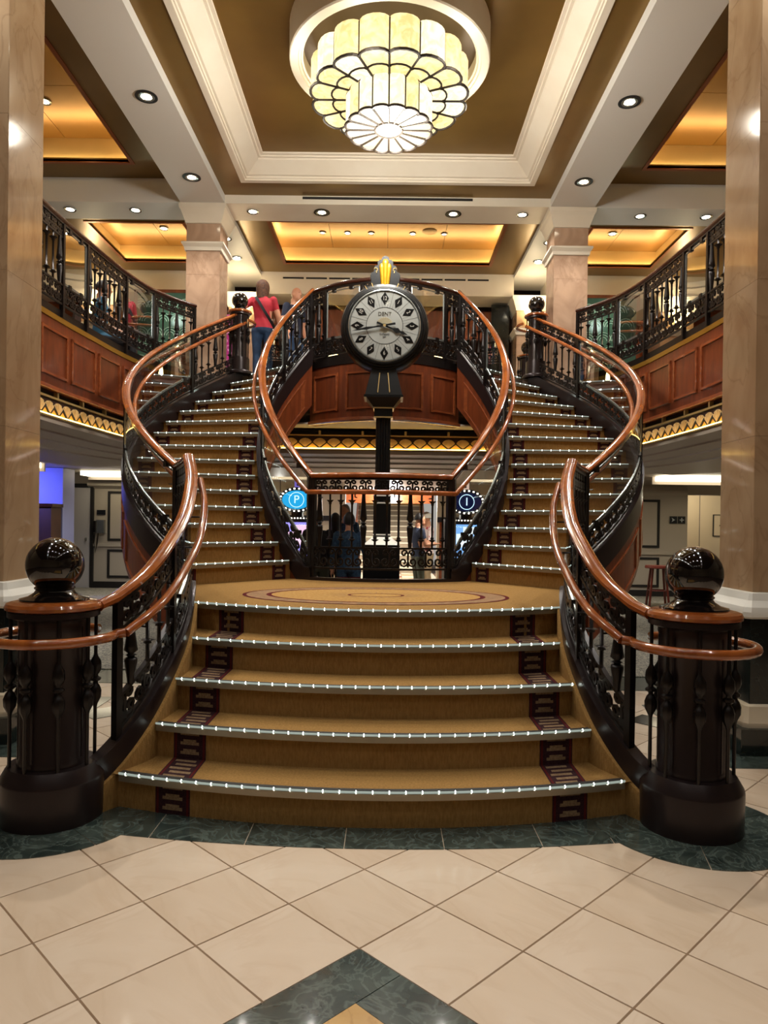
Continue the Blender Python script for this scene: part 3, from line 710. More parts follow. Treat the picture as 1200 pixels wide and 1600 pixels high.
so = sf.build('ceiling_soffit', COOL, None, 0); tag(so, 'pale panelled underside of the bowed balcony', 'soffit', kind='structure')
sf = MB(); P = [(-2.6, 9.66, 0), (2.6, 9.66, 0)]
sf.sweep(P, [(.02, 2.42), (.02, 2.37), (-.3, 2.36), (-.3, 2.335), (-.7, 2.325), (-.7, 2.30), (-1.2, 2.29), (-1.2, 2.27), (-3.3, 2.27), (-3.3, 2.42)])
so = sf.build('ceiling_soffit', TAUPE, None, 30); tag(so, 'stepped plaster soffit below the fan frieze behind the clock', 'soffit', kind='structure')
# upper deck slab
dk = MB()
for sx in (-1, 1):
    poly = [(sx*(x+.06), y) for x, y in SB]+[(sx*9, SB[-1][1]), (sx*9, 3.6)]
    dk.prism(poly, 2.75, 3.5)
dk.prism([(-9, 10.35), (9, 10.35), (9, 15), (-9, 15)], 2.75, 3.5)
dk.prism([(x, y+.08) for x, y in BAL]+[(.99, 10.36), (-.99, 10.36)], 2.75, 3.5)
for sx in (-1, 1): dk.prism([(sx*.98, 9.13), (sx*1.93, 10.02), (sx*2.66, 9.95), (sx*2.66, 10.36), (sx*.98, 10.36)], 2.9, 3.49)
o = dk.build('floor_upper', TAUPED, None, 0); tag(o, 'upper deck slab behind the balcony fronts', 'floor', kind='structure')

# =================================================================== NEWELS
def newel(loc, sc, label, group, ballsc=1.0, drum=True, cw=1.0):
    root = thing('newel_post', label, 'newel post', loc, group); x, y, z = loc
    P = lambda pr: [(r*sc, (h-(.022 if h > .9 else 0))*sc) for r, h in pr]
    m = MB(); m.lathe(P([(.0, 0), (.215, 0), (.215, .03), (.2, .05), (.16, .055), (.16, .262), (0, .262)] if not drum else [(.0, 0), (.232, 0), (.234, .195), (.232, .205), (.198, .262), (.19, .262), (.0, .262)]), 40, loc); m.build('base', STRING, root)
    m = MB(); m.lathe(P([(r_*cw, h_) for r_, h_ in ((.0, .262), (.158, .262), (.158, .29), (.153, .3), (.153, .93), (.16, .95), (.16, .97), (.205, .985), (.205, 1.012), (0, 1.012))]), 40, loc)
    for i in range(8):
        a = 2*pi*(i+.5)/8+.2; m.obox((x+cos(a)*.153*sc*cw, y+sin(a)*.153*sc*cw, z+.61*sc), (.006*sc, .012*sc, .64*sc), a)
    m.build('column', STRING, root)
    m = MB(); m.lathe(P([(r_*(cw+1)/2, h_) for r_, h_ in ((.0, 1.012), (.2, 1.012), (.216, 1.02), (.218, 1.034), (.21, 1.048), (.19, 1.055), (.16, 1.06), (0, 1.06))]), 48, loc); m.build('cap_ring', RAIL, root)
    m = MB(); pr = [(0, 1.06), (.155, 1.06), (.155, 1.068), (.118, 1.078), (.092, 1.095), (.084, 1.108), (.09, 1.112), (.092, 1.118), (.086, 1.124), (.0838, 1.126)]
    cz = 1.226; rb = .131*ballsc
    a0 = math.asin((1.126-cz)/rb) if ballsc == 1 else -1
    for i in range(1, 23): 
        a = a0+(pi/2-a0)*i/22; pr.append((max(0, rb*cos(a)), cz+rb*sin(a)))
    m.lathe(P(pr), 48, loc); m.build('ball_finial', IRONB, root, 60)
    bm = MB(); bm.lathe(P([(.0085, 0), (.0085, .24), (.012, .255), (.027, .285), (.029, .32), (.02, .345), (.012, .355), (.012, .362), (.026, .372), (.026, .382), (.013, .39), (.013, .40), (.022, .41), (.028, .43), (.026, .465), (.012, .49), (.0085, .5), (.0085, .725)]), 8)
    me = bm.mesh('baluster', IRON, 40)
    for i in range(8):
        a = 2*pi*i/8+pi/8+.15; inst('baluster', me, root, (x+.187*sc*cw*cos(a), y+.187*sc*cw*sin(a), z+.262*sc), a)
    return root
newel((-NEWX, NEWY, 0), 1, 'black ball newel post at the foot of the stairs on the left', 'lower newel posts')
newel((NEWX, NEWY, 0), 1, 'black ball newel post at the foot of the stairs on the right', 'lower newel posts')
newel((-2.05, 9.98, 3.5), .86, 'black ball newel post at the top of the left flight beside the red shirt', 'upper newel posts', drum=False, cw=.8)
newel((2.11, 9.98, 3.5), .86, 'black ball newel post at the top of the right flight', 'upper newel posts', drum=False, cw=.8)
newel((2.42, 12.2, 3.5), .82, 'smaller looking ball newel farther back beyond the right flight', 'upper newel posts')
for sx in (-1, 1):
    px = sx*2.08; m = MB(); m.tube([(px+.24*cos(2*pi*i/32*.8-1.2 if sx > 0 else pi+1.2-2*pi*i/32*.8), 9.98+.24*sin(2*pi*i/32*.8-1.2 if sx > 0 else pi+1.2-2*pi*i/32*.8), 4.22) for i in range(33)], .02, 8)
    o = m.build('grab_rail', RAIL); tag(o, 'mahogany grab rail looping round the top newel of the %s flight' % LR[sx], 'handrail', 'top grab rail loops')
# =================================================================== CLOCK
CKY = 7.9; CZ = 3.585
ck = thing('post_clock', 'tall black post clock with pale diamond dial and gilt crest standing behind the landing', 'clock', (0, CKY, 0))
def ylathe(mb, prof, n, cy, cz, mi=0):
    """profile (r, depth toward -y)"""
    rings = [[(r*cos(2*pi*k/n), cy-d, cz+r*sin(2*pi*k/n)) for k in range(n)] for r, d in prof]; mb.loft(rings, caps=False, mi=mi)
m = MB(); ylathe(m, [(0, -.17), (.40, -.17), (.44, -.14), (.465, -.12), (.484, -.08), (.484, .08), (.468, .115), (.452, .12), (.446, .145), (.43, .15), (.42, .165), (.405, .168), (.392, .15), (.0, .15)], 72, CKY, CZ)
m.build('case', CLOCKK, ck)
m = MB(); ylathe(m, [(.392, .15), (.396, .166), (.384, .17), (.378, .156), (.392, .15)], 72, CKY, CZ); m.build('bezel', SILVER, ck)
FY = CKY-.155
m = MB(); ylathe(m, [(0, .150), (.386, .150), (.386, .155), (0, .155)], 72, CKY, CZ); dial = m.build('dial', CLOCKF, ck, 0)
def dpoly(mb, pts, off=.002, mi=0): mb.add([(x, FY-off, CZ+z) for x, z in pts], [tuple(range(len(pts)))], mi)
def dring(mb, r0, r1, off=.002, mi=0, n=72):
    strip(mb, [(r0*cos(2*pi*i/n), FY-off, CZ+r0*sin(2*pi*i/n)) for i in range(n+1)], [(r1*cos(2*pi*i/n), FY-off, CZ+r1*sin(2*pi*i/n)) for i in range(n+1)], mi)
def rot2(p, a): return (p[0]*cos(a)+p[1]*sin(a), -p[0]*sin(a)+p[1]*cos(a))
m = MB(); dring(m, .197, .202); dring(m, .372, .375)
for i in range(48):
    if i % 4 == 0: continue
    a = 2*pi*i/48
    if i % 4 == 2 or i % 2: dpoly(m, [rot2(p, a) for p in ((-.0012, .2), (.0012, .2), (.0012, .372), (-.0012, .372))] if i % 4 == 2 else [rot2(p, a) for p in ((-.0008, .2), (.0008, .2), (.0008, .30), (-.0008, .30))])
m.build('dial_lines', CLOCKK, dial, 0)
m = MB()
for sgn, n in ((1, 9), (-1, 7)):
    for i in range(n):
        a = (i-(n-1)/2)*.25+(pi if sgn < 0 else 0); l = .085 if sgn > 0 else .065
        dpoly(m, [rot2(p, a) for p in ((-.004, .03), (.004, .03), (.014, l), (0, l+.012), (-.014, l))], .0022)
m.build('dial_shell', mat('shell_pale', (216, 204, 172), .5), dial, 0)
for k in range(12):
    a = 2*pi*k/12; m = MB()
    m.plate([rot2(p, a) for p in ((0, .225), (.044, .298), (0, .37), (-.044, .298))], .003, lambda u, w, d: (u, FY-d, CZ+w)); mk = m.build('hour_marker', CLOCKK, dial, 0)
    c = rot2((0, .297), a); Mx = Matrix.Translation((c[0], FY-.0045, CZ+c[1])) @ Matrix.Rotation(pi/2, 4, 'X') @ Matrix.Rotation(-a+(pi if 3 < k < 9 else 0), 4, 'Z') @ Matrix.Diagonal((.75, 1, 1, 1))
    text(str(k or 12), .062, WHITE, mk, Mx, name='numeral')
TX = lambda x, z: Matrix.Translation((x, FY-.004, CZ+z)) @ Matrix.Rotation(pi/2, 4, 'X')
text('DENT', .056, CLOCKG if False else mat('dial_print', (84, 78, 64), .5), dial, TX(0, .128))
text('CUNARD', .026, CLOCKK, dial, TX(.0, -.092)); text('2007', .02, CLOCKK, dial, TX(0, -.122))
def hand(a, l, w, tail, name, off):
    m = MB(); pts = [(-.012, -tail), (.012, -tail), (.009, 0), (.008, l*.35), (w, l*.55), (.009, l*.68), (w*.55, l*.78), (0, l), (-w*.55, l*.78), (-.009, l*.68), (-w, l*.55), (-.008, l*.35), (-.009, 0)]
    m.plate([rot2(p, a) for p in pts], .004, lambda u, w_, d: (u, FY-off-d, CZ+w_)); return m.build(name, CLOCKK, ck, 0)
hand(R(111.5), .27, .03, .09, 'hour_hand', .012); hand(R(260), .36, .016, .12, 'minute_hand', .02)
m = MB(); ylathe(m, [(0, .178), (.016, .178), (.016, .186), (0, .186)], 16, CKY, CZ); m.build('hand_hub', BRASSL, ck)
m = MB(); ylathe(m, [(.0, .167), (.39, .167)], 48, CKY, CZ); m.build('dial_glass', glassmat('dial_glass', (1, 1, 1, 1), .01, .05), ck)
# crest
out = [(-.10, .0), (-.155, .02), (-.15, .08), (-.155, .13), (-.165, .17), (-.15, .205), (-.125, .215), (-.13, .25), (-.11, .28), (-.085, .285), (-.085, .32), (-.065, .345), (-.045, .345), (-.035, .375), (0, .392)]
out = out+[(-x, z) for x, z in reversed(out[:-1])]
m = MB(); m.plate(out, .16, lambda u, w, d: (u, CKY+.08-d, CZ+.40+w)); m.build('crest', CLOCKK, ck, 30)
for cx, wb, wt, ht in ((-.034, .016, .028, .262), (.034, .016, .028, .262), (0, .022, .036, .312)):
    m = MB(); n = 8; rings = []
    for t in (0, .3, .6, .9, 1.0):
        w = wb+(wt-wb)*t; dx = cx*(.75+.45*t); rings.append([(dx+w*cos(pi*i/n), CKY-.08-.03*sin(pi*i/n)-(.008 if cx == 0 else 0), CZ+.40+.01+ht*t) for i in range(n+1)])
    rings.append([(cx*1.2+wt*.6*cos(pi*i/n), CKY-.08-.02*sin(pi*i/n), CZ+.41+ht+.025) for i in range(n+1)])
    m.loft(rings, closed_ring=True); m.build('crest_flute', BRASS, ck, 60)
for sx in (-1, 1):
    m = MB(); m.tube([(sx*(.105+.018*cos(a)), CKY-.085, CZ+.40+.235+.018*sin(a)) for a in [i*pi/6 for i in range(10)]]+[(sx*.095, CKY-.085, CZ+.40+.20)], .005, 6); m.build('crest_scroll', BRASSL, ck)
    for i, (a, r0, r1) in enumerate(((17, .44, .475), (26, .435, .47))):
        m = MB(); b = R(a)*sx; m.tube([(sin(b)*(r0), CKY-.135, CZ+cos(b)*(r0)), (sin(b)*(r1+.03), CKY-.09, CZ+cos(b)*(r1+.03))], .005, 5); m.build('case_dash', BRASSL, ck)
    m = MB(); rr = .13; m.plate([(sx*.10, .35), (sx*.26, .35), (sx*.24, .44), (sx*.20, .47), (sx*.15, .46), (sx*.12, .50)], .12, lambda u, w, d: (u, CKY+.06-d, CZ+w)); m.build('crest_shoulder', CLOCKK, ck, 30)
def frus(mb, w0, d0, z0, w1, d1, z1): mb.loft([[(-w0, CKY-d0, z0), (w0, CKY-d0, z0), (w0, CKY+d0, z0), (-w0, CKY+d0, z0)], [(-w1, CKY-d1, z1), (w1, CKY-d1, z1), (w1, CKY+d1, z1), (-w1, CKY+d1, z1)]])
m = MB(); frus(m, .205, .16, 2.83, .13, .11, 3.14); frus(m, .215, .17, 2.81, .215, .17, 2.835); frus(m, .11, .11, 2.71, .19, .16, 2.81); frus(m, .10, .10, 2.60, .10, .10, 2.71); m.build('collar', CLOCKK, ck, 20)
for sx in (-1, 1):
    m = MB(); m.tube([(sx*.065, CKY-.158, 2.86), (sx*.045, CKY-.122, 3.08)], .006, 5); m.build('collar_dash', BRASSL, ck)
for z, w in ((2.70, .112), (2.60, .105)): m = MB(); frus(m, w, w, z-.006, w, w, z+.008); m.build('gilt_band', BRASSL, ck, 0)
m = MB(); prof = []
for i in range(48):
    a = 2*pi*i/48; r = .083-(.009 if i % 3 == 0 else 0); prof.append((r*cos(a), CKY+r*sin(a)))
m.prism(prof, 1.36, 2.60); m.build('pole', CLOCKK, ck, 20)
m = MB(); frus(m, .095, .095, 1.28, .095, .095, 1.74); m.build('pole_block', CLOCKK, ck, 0)
for z in (1.74, 1.66, 1.31): m = MB(); frus(m, .1, .1, z-.008, .1, .1, z+.008); m.build('pale_band', WHITE, ck, 0)
m = MB(); frus(m, .2, .2, 1.20, .1, .1, 1.285); m.build('pedestal_cap', WHITE, ck, 0)
m = MB(); frus(m, .22, .22, 0, .22, .22, .16); frus(m, .2, .2, .16, .2, .2, 1.20); m.build('pedestal', CLOCKK, ck, 0)

# =================================================================== COLUMNS
def sq(h, ch, c):
    x, y = c; return [(x+a, y+b) for a, b in ((-h+ch, -h), (h-ch, -h), (h, -h+ch), (h, h-ch), (h-ch, h), (-h+ch, h), (-h, h-ch), (-h, -h+ch))]
def ring_mould(mb, h, ch, c, prof):
    """stack of octagons: prof (grow, z)"""
    mb.loft([[(x, y, z) for x, y in sq(h+g, ch+g*.4, c)] for g, z in prof])
for sx in (-1, 1):
    c = (sx*2.63, 4.78); root = thing('marble_column', 'large square cream marble column at the %s edge in front of the stairs' % LR[sx], 'column', (c[0], c[1], 0), 'front marble columns')
    for k in range(5):
        m = MB(); z0 = 1.02+k*1.0; m.prism(sq(.23, .004, c), z0+.0008, min(6.2, z0+.9992)); m.build('shaft_block', MARBLE, root, 0)
    m = MB(); ring_mould(m, .23, .004, c, [(.0, 1.02), (.025, 1.015), (.04, .97), (.075, .93), (.085, .90), (.085, .87), (.06, .855)]); m.build('base_moulding', WHITE, root, 20)
    m = MB(); m.prism(sq(.25, .004, c), .30, .86); m.build('pedestal', BLACKM, root, 0)
    m = MB(); ring_mould(m, .25, .004, c, [(.0, .31), (.03, .30), (.04, .24), (.055, .20), (.055, .165)]); m.build('plinth_moulding', mat('base_stone', (206, 190, 164), .4) if sx < 0 else MATS['base_stone'], root, 20)
    m = MB(); m.prism(sq(.34, .004, c), 0, .17); m.build('plinth', BLACKM, root, 0)
def column(c, h, z0, z1, label, group, band, cap=True):
    root = thing('marble_column', label, 'column', (c[0], c[1], z0), group)
    q = lambda g: [(c[0]+a*(h+g), c[1]+b*(h+g)) for a, b in ((-1, -1), (1, -1), (1, 1), (-1, 1))]
    zs = [z0+(z1-.26-z0)*k/3 for k in range(4)]
    for a, b in zip(zs, zs[1:]): m = MB(); m.prism(q(0), a+.001, b-.001); m.build('shaft_block', MARBLE2, root, 0)
    def stack(name, pr): m = MB(); m.loft([[(x, y, z) for x, y in q(g)] for g, z in pr]); m.build(name, CREAM, root, 20)
    stack('capital', [(.0, z1-.26), (.015, z1-.255), (.02, z1-.23), (.06, z1-.12), (.065, z1-.10), (.09, z1-.06), (.095, z1-.002)])
    stack('band_moulding', [(.002, band), (.02, band+.005), (.03, band+.05), (.06, band+.09), (.06, band+.115), (.002, band+.12)])
    return root
for sx in (-1, 1):
    column((sx*2.615, 10.36), .24, 3.5, 5.93, 'square marble column with white capital at the top of the %s flight' % LR[sx], 'upper marble columns', 5.28)
    for xx, w_, nm in ((2.62, .26, 'near the stair head'), (5.25, .3, 'far out beside the side wall')):
        cc = (sx*xx, 13.2); column(cc, w_, 3.5, 5.60, 'pale column carrying a shell sconce on the %s, %s' % (LR[sx], nm), 'far columns with sconces', 4.9)
        root = thing('wall_sconce', 'glowing shell sconce on the far %s column %s' % (LR[sx], nm), 'sconce', (cc[0], cc[1]-w_-.02, 5.2), 'shell sconces')
        x, y, z = cc[0], cc[1]-w_-.01, 5.03
        for i in range(5):
            m = MB(); a = (i-2)*.2; m.tube([(x+sin(a)*.02, y-.03, z), (x+sin(a)*.16, y-.10-.03*cos(a), z+.15), (x+sin(a)*.34, y-.14-.04*cos(a), z+.30)], [.02, .04, .045], 8); m.build('shell_lobe', SCONCE, root, 60)
        m = MB(); m.lathe([(0, -.03), (.04, -.02), (.05, .0), (0, .01)], 12, (x, y-.04, z)); m.build('sconce_cup', BRASSL, root)
        point(root, (x, y-.3, z+.45), 14, (1, .8, .5), .08)

# =================================================================== CEILING
def ceil(name, mb, m, label, cat='ceiling', smooth=0): return struct(name, mb, m, label, cat, None, smooth)
ZB = 5.93
for sx in (-1, 1):
    b = MB(); b.box(min(sx*2.3, sx*2.92), max(sx*2.3, sx*2.92), -8, 13.6, ZB, 6.34); ceil('ceiling_beam', b, COOL, 'long pale ceiling beam with downlights on the %s' % LR[sx], 'beam')
    b = MB(); b.box(min(sx*2.92, sx*9), max(sx*2.92, sx*9), 10.05, 10.62, ZB, 6.5); ceil('ceiling_beam', b, COOL, 'cross beam above the %s balcony' % LR[sx], 'beam')
    b = MB(); b.box(min(sx*2.92, sx*9), max(sx*2.92, sx*9), 12.95, 13.6, 5.6, 6.5); ceil('ceiling_beam', b, CREAM, 'far cream cornice over the %s shop front' % LR[sx], 'beam')
    # side bay, front: plate z 6.27 with a recess
    def plate_with_hole(X0, X1, Y0, Y1, hx0, hx1, hy0, hy1, z, th=.05):
        b = MB(); b.box(X0, hx0, Y0, Y1, z, z+th); b.box(hx1, X1, Y0, Y1, z, z+th); b.box(hx0, hx1, Y0, hy0, z, z+th); b.box(hx0, hx1, hy1, Y1, z, z+th); return b
    def cove(X0, X1, Y0, Y1, z, h, label, sides=True):
        """recess over an opening, ledge .14 wide with light strips"""
        e = .16; b = MB()
        for a in ((X0-e-.04, X0-e, Y0-e, Y1+e), (X1+e, X1+e+.04, Y0-e, Y1+e), (X0-e, X1+e, Y0-e-.04, Y0-e), (X0-e, X1+e, Y1+e, Y1+e+.04)): b.box(*a, z+.05, z+h)
        o = struct('ceiling_cove', b, GOLDLIT, 'gold cove sides of the '+label, 'ceiling', None, 0)
        t = MB()
        nx = max(1, round((X1-X0+2*e)/1.1)); ny = max(1, round((Y1-Y0+2*e)/1.1))
        for i in range(nx):
            for j in range(ny):
                xa = X0-e+(X1-X0+2*e)*i/nx; ya = Y0-e+(Y1-Y0+2*e)*j/ny
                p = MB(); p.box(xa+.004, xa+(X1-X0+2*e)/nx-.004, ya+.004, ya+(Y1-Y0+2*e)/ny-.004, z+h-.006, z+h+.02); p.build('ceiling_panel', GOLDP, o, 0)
        p = MB(); p.box(X0-e-.04, X1+e+.04, Y0-e-.04, Y1+e+.04, z+h+.02, z+h+.04); p.build('panel_backing', DARK, o, 0)
        p = MB(); w = .05
        for a in ((X0-w, X0, Y0-w, Y1+w), (X1, X1+w, Y0-w, Y1+w), (X0, X1, Y0-w, Y0), (X0, X1, Y1, Y1+w)): p.box(*a, z-.012, z+.03)
        p.build('cove_lip', COPPER, o, 0)
        p = MB(); w = .115
        for a in ((X0-w-.04, X0-w, Y0-w, Y1+w), (X1+w, X1+w+.04, Y0-w, Y1+w), (X0-w, X1+w, Y0-w-.04, Y0-w), (X0-w, X1+w, Y1+w, Y1+w+.04)): p.box(*a, z+.052, z+.08)
        p.build('light_strip', COVE, o, 0)
        return o
    xa, xb = sorted((sx*2.92, sx*9)); ha, hb = sorted((sx*3.48, sx*7.6))
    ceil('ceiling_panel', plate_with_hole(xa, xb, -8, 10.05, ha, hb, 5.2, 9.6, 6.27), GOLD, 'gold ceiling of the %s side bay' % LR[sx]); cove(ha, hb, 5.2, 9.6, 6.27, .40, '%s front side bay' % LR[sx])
    ha, hb = sorted((sx*3.15, sx*4.6))
    ceil('ceiling_panel', plate_with_hole(xa, xb, 10.62, 12.95, ha, hb, 10.9, 12.5, 6.0), GOLD, 'gold ceiling of the %s rear bay' % LR[sx]); cove(ha, hb, 10.9, 12.5, 6.0, .34, '%s rear side bay' % LR[sx])
b = MB(); b.box(-2.3, 2.3, 10.05, 10.62, ZB, 6.34); ceil('ceiling_beam', b, CREAM, 'cream cross beam between the two upper columns', 'beam')
b = MB(); b.box(-2.3, 2.3, -8, 4.0, 6.05, 6.3); ceil('ceiling_panel', b, GOLD, 'gold ceiling in front of the chandelier coffer')
ceil('ceiling_panel', plate_with_hole(-2.3, 2.3, 4.0, 10.05, -1.95, 1.95, 4.48, 9.62, 6.05), GOLD, 'gold ceiling band round the chandelier coffer')
b = MB(); b.box(-1.9, 1.9, 4.55, 9.55, 6.278, 6.36); ceil('ceiling_panel', b, GOLD, 'gold centre of the coffer that holds the chandelier')
m = MB(); rect = [(-1.95, 4.48, 0), (1.95, 4.48, 0), (1.95, 9.62, 0), (-1.95, 9.62, 0)]
def rectsweep(mb, prof, base):
    (x0, y0), (x1, y1) = base
    rings = [[(x0+i, y0+i, z), (x1-i, y0+i, z), (x1-i, y1-i, z), (x0+i, y1-i, z)] for i, z in prof]; mb.loft(rings, caps=False)
m = MB(); rectsweep(m, [(-.04, 6.05), (-.04, 6.035), (.03, 6.035), (.035, 6.06), (.05, 6.06), (.055, 6.085), (.08, 6.09), (.10, 6.11), (.20, 6.19), (.235, 6.215), (.24, 6.235), (.27, 6.235), (.275, 6.255), (.31, 6.255), (.315, 6.285), (.36, 6.285)], ((-1.95, 4.48), (1.95, 9.62)))
o = m.build('trim_coffer', CREAM, None, 20); tag(o, 'stepped white crown moulding framing the chandelier coffer', 'moulding', kind='structure')
m = MB(); m.box(-1.2, 1.2, 10.035, 10.05, 6.0, 6.03); o = m.build('vent_slot', DARK, None, 0); tag(o, 'thin black air slot above the cream cross beam', 'vent')
b2 = plate_with_hole(-2.3, 2.3, 10.62, 12.95, -1.78, 1.78, 10.8, 12.5, 6.0); ceil('ceiling_panel', b2, GOLD, 'gold ceiling of the centre rear bay'); cove(-1.78, 1.78, 10.8, 12.5, 6.0, .34, 'centre rear bay')
b = MB(); b.box(-2.3, 2.3, 12.95, 13.6, 5.6, 6.2); ceil('ceiling_beam', b, CREAM, 'far cream cornice with a row of air slots', 'beam')
root = thing('vent_grille', 'row of narrow black air slots in the far cornice', 'vent', (0, 12.94, 5.9))
for i in range(9): m = MB(); m.box(-1.9+i*.42, -1.9+i*.42+.38, 12.93, 12.95, 5.875, 5.90); m.build('slot', DARK, root, 0)
b = MB(); b.box(-9.2, 9.2, -8.2, 15, 6.7, 6.8); ceil('ceiling_slab', b, DARK, 'hidden slab above the ceilings')

# downlights
ring = MB(); ring.lathe([(.085, .0), (.088, -.006), (.082, -.012), (.062, -.008), (.055, .004), (.085, .004)], 20); RINGM = ring.mesh('bezel', SILVER, 40)
lens = MB(); lens.lathe([(0, .001), (.054, .001), (.054, .004), (0, .004)], 16); LENS = lens.mesh('lens', LAMPM, 0); LENS2 = lens.mesh('lens', emi('lamp_lens_dim', (255, 235, 200), 2.0, False), 0)
dr = MB(); dr.lathe([(.115, 0), (.118, -.008), (.086, -.008), (.086, 0)], 24); DRING = dr.mesh('dark_trim', IRON, 40)
def downlight(x, y, z, label, w=SPOT_W, dark=False, sc=1.0, size=120, group='recessed downlights'):
    root = thing('downlight', label, 'downlight', (x, y, z), group)
    inst('bezel', RINGM, root, (x, y, z-.001), 0, (sc, sc, sc)); inst('lens', LENS if w > 0 else LENS2, root, (x, y, z-.008), 0, (sc, sc, sc))
    if dark: inst('dark_trim', DRING, root, (x, y, z-.001), 0, (sc, sc, sc))
    if w > 0: spot(root, (x, y, z-.03), w, size, .8)
for sx in (-1, 1):
    for n, y in (('nearest visible', 7.55), ('by the column', 9.3)):
        downlight(sx*2.56, y, ZB, '%s downlight in the long %s beam' % (n, LR[sx]), dark=True)
    for y, n in ((5.7, 'just above the front columns'), (3.9, 'over the lowest steps'), (2.1, 'over the lobby floor'), (.3, 'above the viewer'), (-1.6, 'behind the viewer'), (-4.5, 'far behind the viewer')): downlight(sx*2.56, y, ZB, 'added unseen downlight in the %s beam %s' % (LR[sx], n), SPOT_W*(1.6 if y > 5 else 1.05 if y > 3 else .45), dark=True, group='added overhead beam downlights')  # out-of-frame beam lamps added to brighten the floor and stairs
    for x, n in ((.95, 'middle'), (1.95, 'outer')): downlight(sx*x, 10.3, ZB, '%s downlight on the %s half of the cream cross beam' % (n, LR[sx]), 60, dark=(x < 1))
    for x, n in ((3.65, 'inner'), (4.6, 'outer')): downlight(sx*x, 10.3, ZB, '%s downlight in the cross beam above the %s balcony' % (n, LR[sx]), 60)
    for y, n in ((11.3, 'nearer'), (12.1, 'farther')): downlight(sx*2.56, y, ZB, '%s downlight of the beam behind the %s upper column' % (n, LR[sx]), 40)
    downlight(sx*4.3, 8.9, 6.66, 'eyeball spotlight in the gold recess of the %s side bay' % LR[sx], 60, sc=.9)
    downlight(sx*3.75, 11.9, 6.33, 'small spotlight in the rear gold recess on the %s' % LR[sx], 30, sc=.9)
    root = thing('ceiling_speaker', 'round flush ceiling speaker in the %s gold side bay' % LR[sx], 'speaker', (sx*4.15, 7.9, 6.66))
    m = MB(); m.lathe([(0, 0), (.15, 0), (.155, -.008), (.12, -.014), (0, -.014)], 28, (sx*4.15, 7.9, 6.66)); m.build('grille', GOLD, root)
for i, x in enumerate((-1.1, -.68, -.28, .42, .95)):
    downlight(x, 12.0, 6.33, ('far left', 'second from left', 'left of the clock crest', 'right of the clock crest', 'far right')[i]+' small spotlight in the centre rear gold recess', 12 if i % 2 else 0, sc=.7)
root = thing('ceiling_speaker', 'round flush speaker in the centre rear gold recess right of the clock', 'speaker', (.7, 11.9, 6.33)); m = MB(); m.lathe([(0, 0), (.12, 0), (.125, -.008), (.09, -.014), (0, -.014)], 24, (.7, 11.9, 6.335)); m.build('grille', GOLD, root)
for x, n in ((-1.3, 'left'), (0, 'middle'), (1.3, 'right')):
    for y, n2 in ((3.2, 'nearest the stairs'), (.6, 'above the viewer'), (-3, 'behind the viewer')): downlight(x, y, 6.05, '%s added unseen downlight of the gold lobby ceiling row %s' % (n, n2), SPOT_W*.22, group='added overhead lobby downlights')  # unseen ceiling rows added as fill for the lobby

# =================================================================== CHANDELIER
CX, CYY = .02, 7.05
ch = thing('chandelier', 'large two tier scalloped stained glass ceiling chandelier, lit', 'chandelier', (CX, CYY, 6.28))
m = MB(); m.lathe([(.86, 6.28), (.985, 6.28), (.985, 5.96), (.975, 5.945), (.90, 5.94), (.895, 5.955), (.872, 5.955), (.868, 5.975), (.85, 5.98), (.85, 6.15), (.86, 6.28)], 72, (CX, CYY, 0)); m.build('ceiling_ring', CREAM, ch, 30)
m = MB(); m.lathe([(0, 6.12), (.86, 6.12), (.86, 6.10), (0, 6.10)], 48, (CX, CYY, 0)); m.build('canopy', mat('canopy_bronze', (84, 66, 44), .4, .3), ch)
NL = 16
def lobe_r(rb, bump, t): return rb+bump*sqrt(max(0, 1-t*t))
def tier(rb, bump, z0, z1, ri, matl, mid):
    half = pi/NL; cam_ = MB()
    for k in range(NL):
        ac = 2*pi*(k+.5)/NL; prof = [(ac+half*t, lobe_r(rb, bump, t)) for t in (-1, -.92, -.7, -.4, 0, .4, .7, .92, 1)]
        P = lambda a, r, z: (CX+r*cos(a), CYY+r*sin(a), z)
        m = MB(); n = len(prof)
        dome = [(a, r-.02-.03*abs((a-ac)/half)) for a, r in prof]
        m.loft([[P(a, r, z0) for a, r in prof], [P(a, r, z1-.03) for a, r in prof], [P(a, r-.008, z1-.008) for a, r in prof], [P(a, r-.03, z1) for a, r in prof]], closed_ring=False, caps=False)
        m.build('glass_lobe', matl[1 if k in (3, 4, 9, 13) else 0], ch, 60)
        inner = [(ac+half*t, ri+.012*sqrt(max(0, 1-t*t))) for t in (-1, -.6, 0, .6, 1)]
        m = MB(); m.add([P(a, r, z0) for a, r in prof]+[P(a, r, z0) for a, r in reversed(inner)], [tuple(range(n+5))])
        m.build('glass_petal', matl[0 if k % 5 else 1], ch, 0)
        cam_.tube([P(a, r+.002, z0) for a, r in prof], .014, 6)
        cam_.tube([P(prof[0][0], prof[0][1]+.012, z0), P(prof[0][0], prof[0][1]+.012, z1-.02)], .011, 5)
        cam_.tube([P(prof[0][0], prof[0][1], z0-.003), P(prof[0][0], ri, z0-.003)], .012, 5)
        if mid: cam_.tube([P(ac+half*t, lobe_r(mid-.03, .05, t), z0-.004) for t in (-1, -.8, -.4, 0, .4, .8, 1)], .010, 5)
    cam_.build('lead_came', LEAD, ch, 0)
tier(.70, .075, 5.62, 5.95, .42, [PETAL, PETAL2], .55)
tier(.385, .045, 5.325, 5.64, .13, [PETAL2, PETAL], None)
point(ch, (CX, CYY, 4.95), CHAND_W, (1, .96, .88), .25)
for i in range(6): point(ch, (CX+.95*cos(i*pi/3+.3), CYY+.95*sin(i*pi/3+.3), 5.6), CHAND_R, (1, .94, .80), .12)
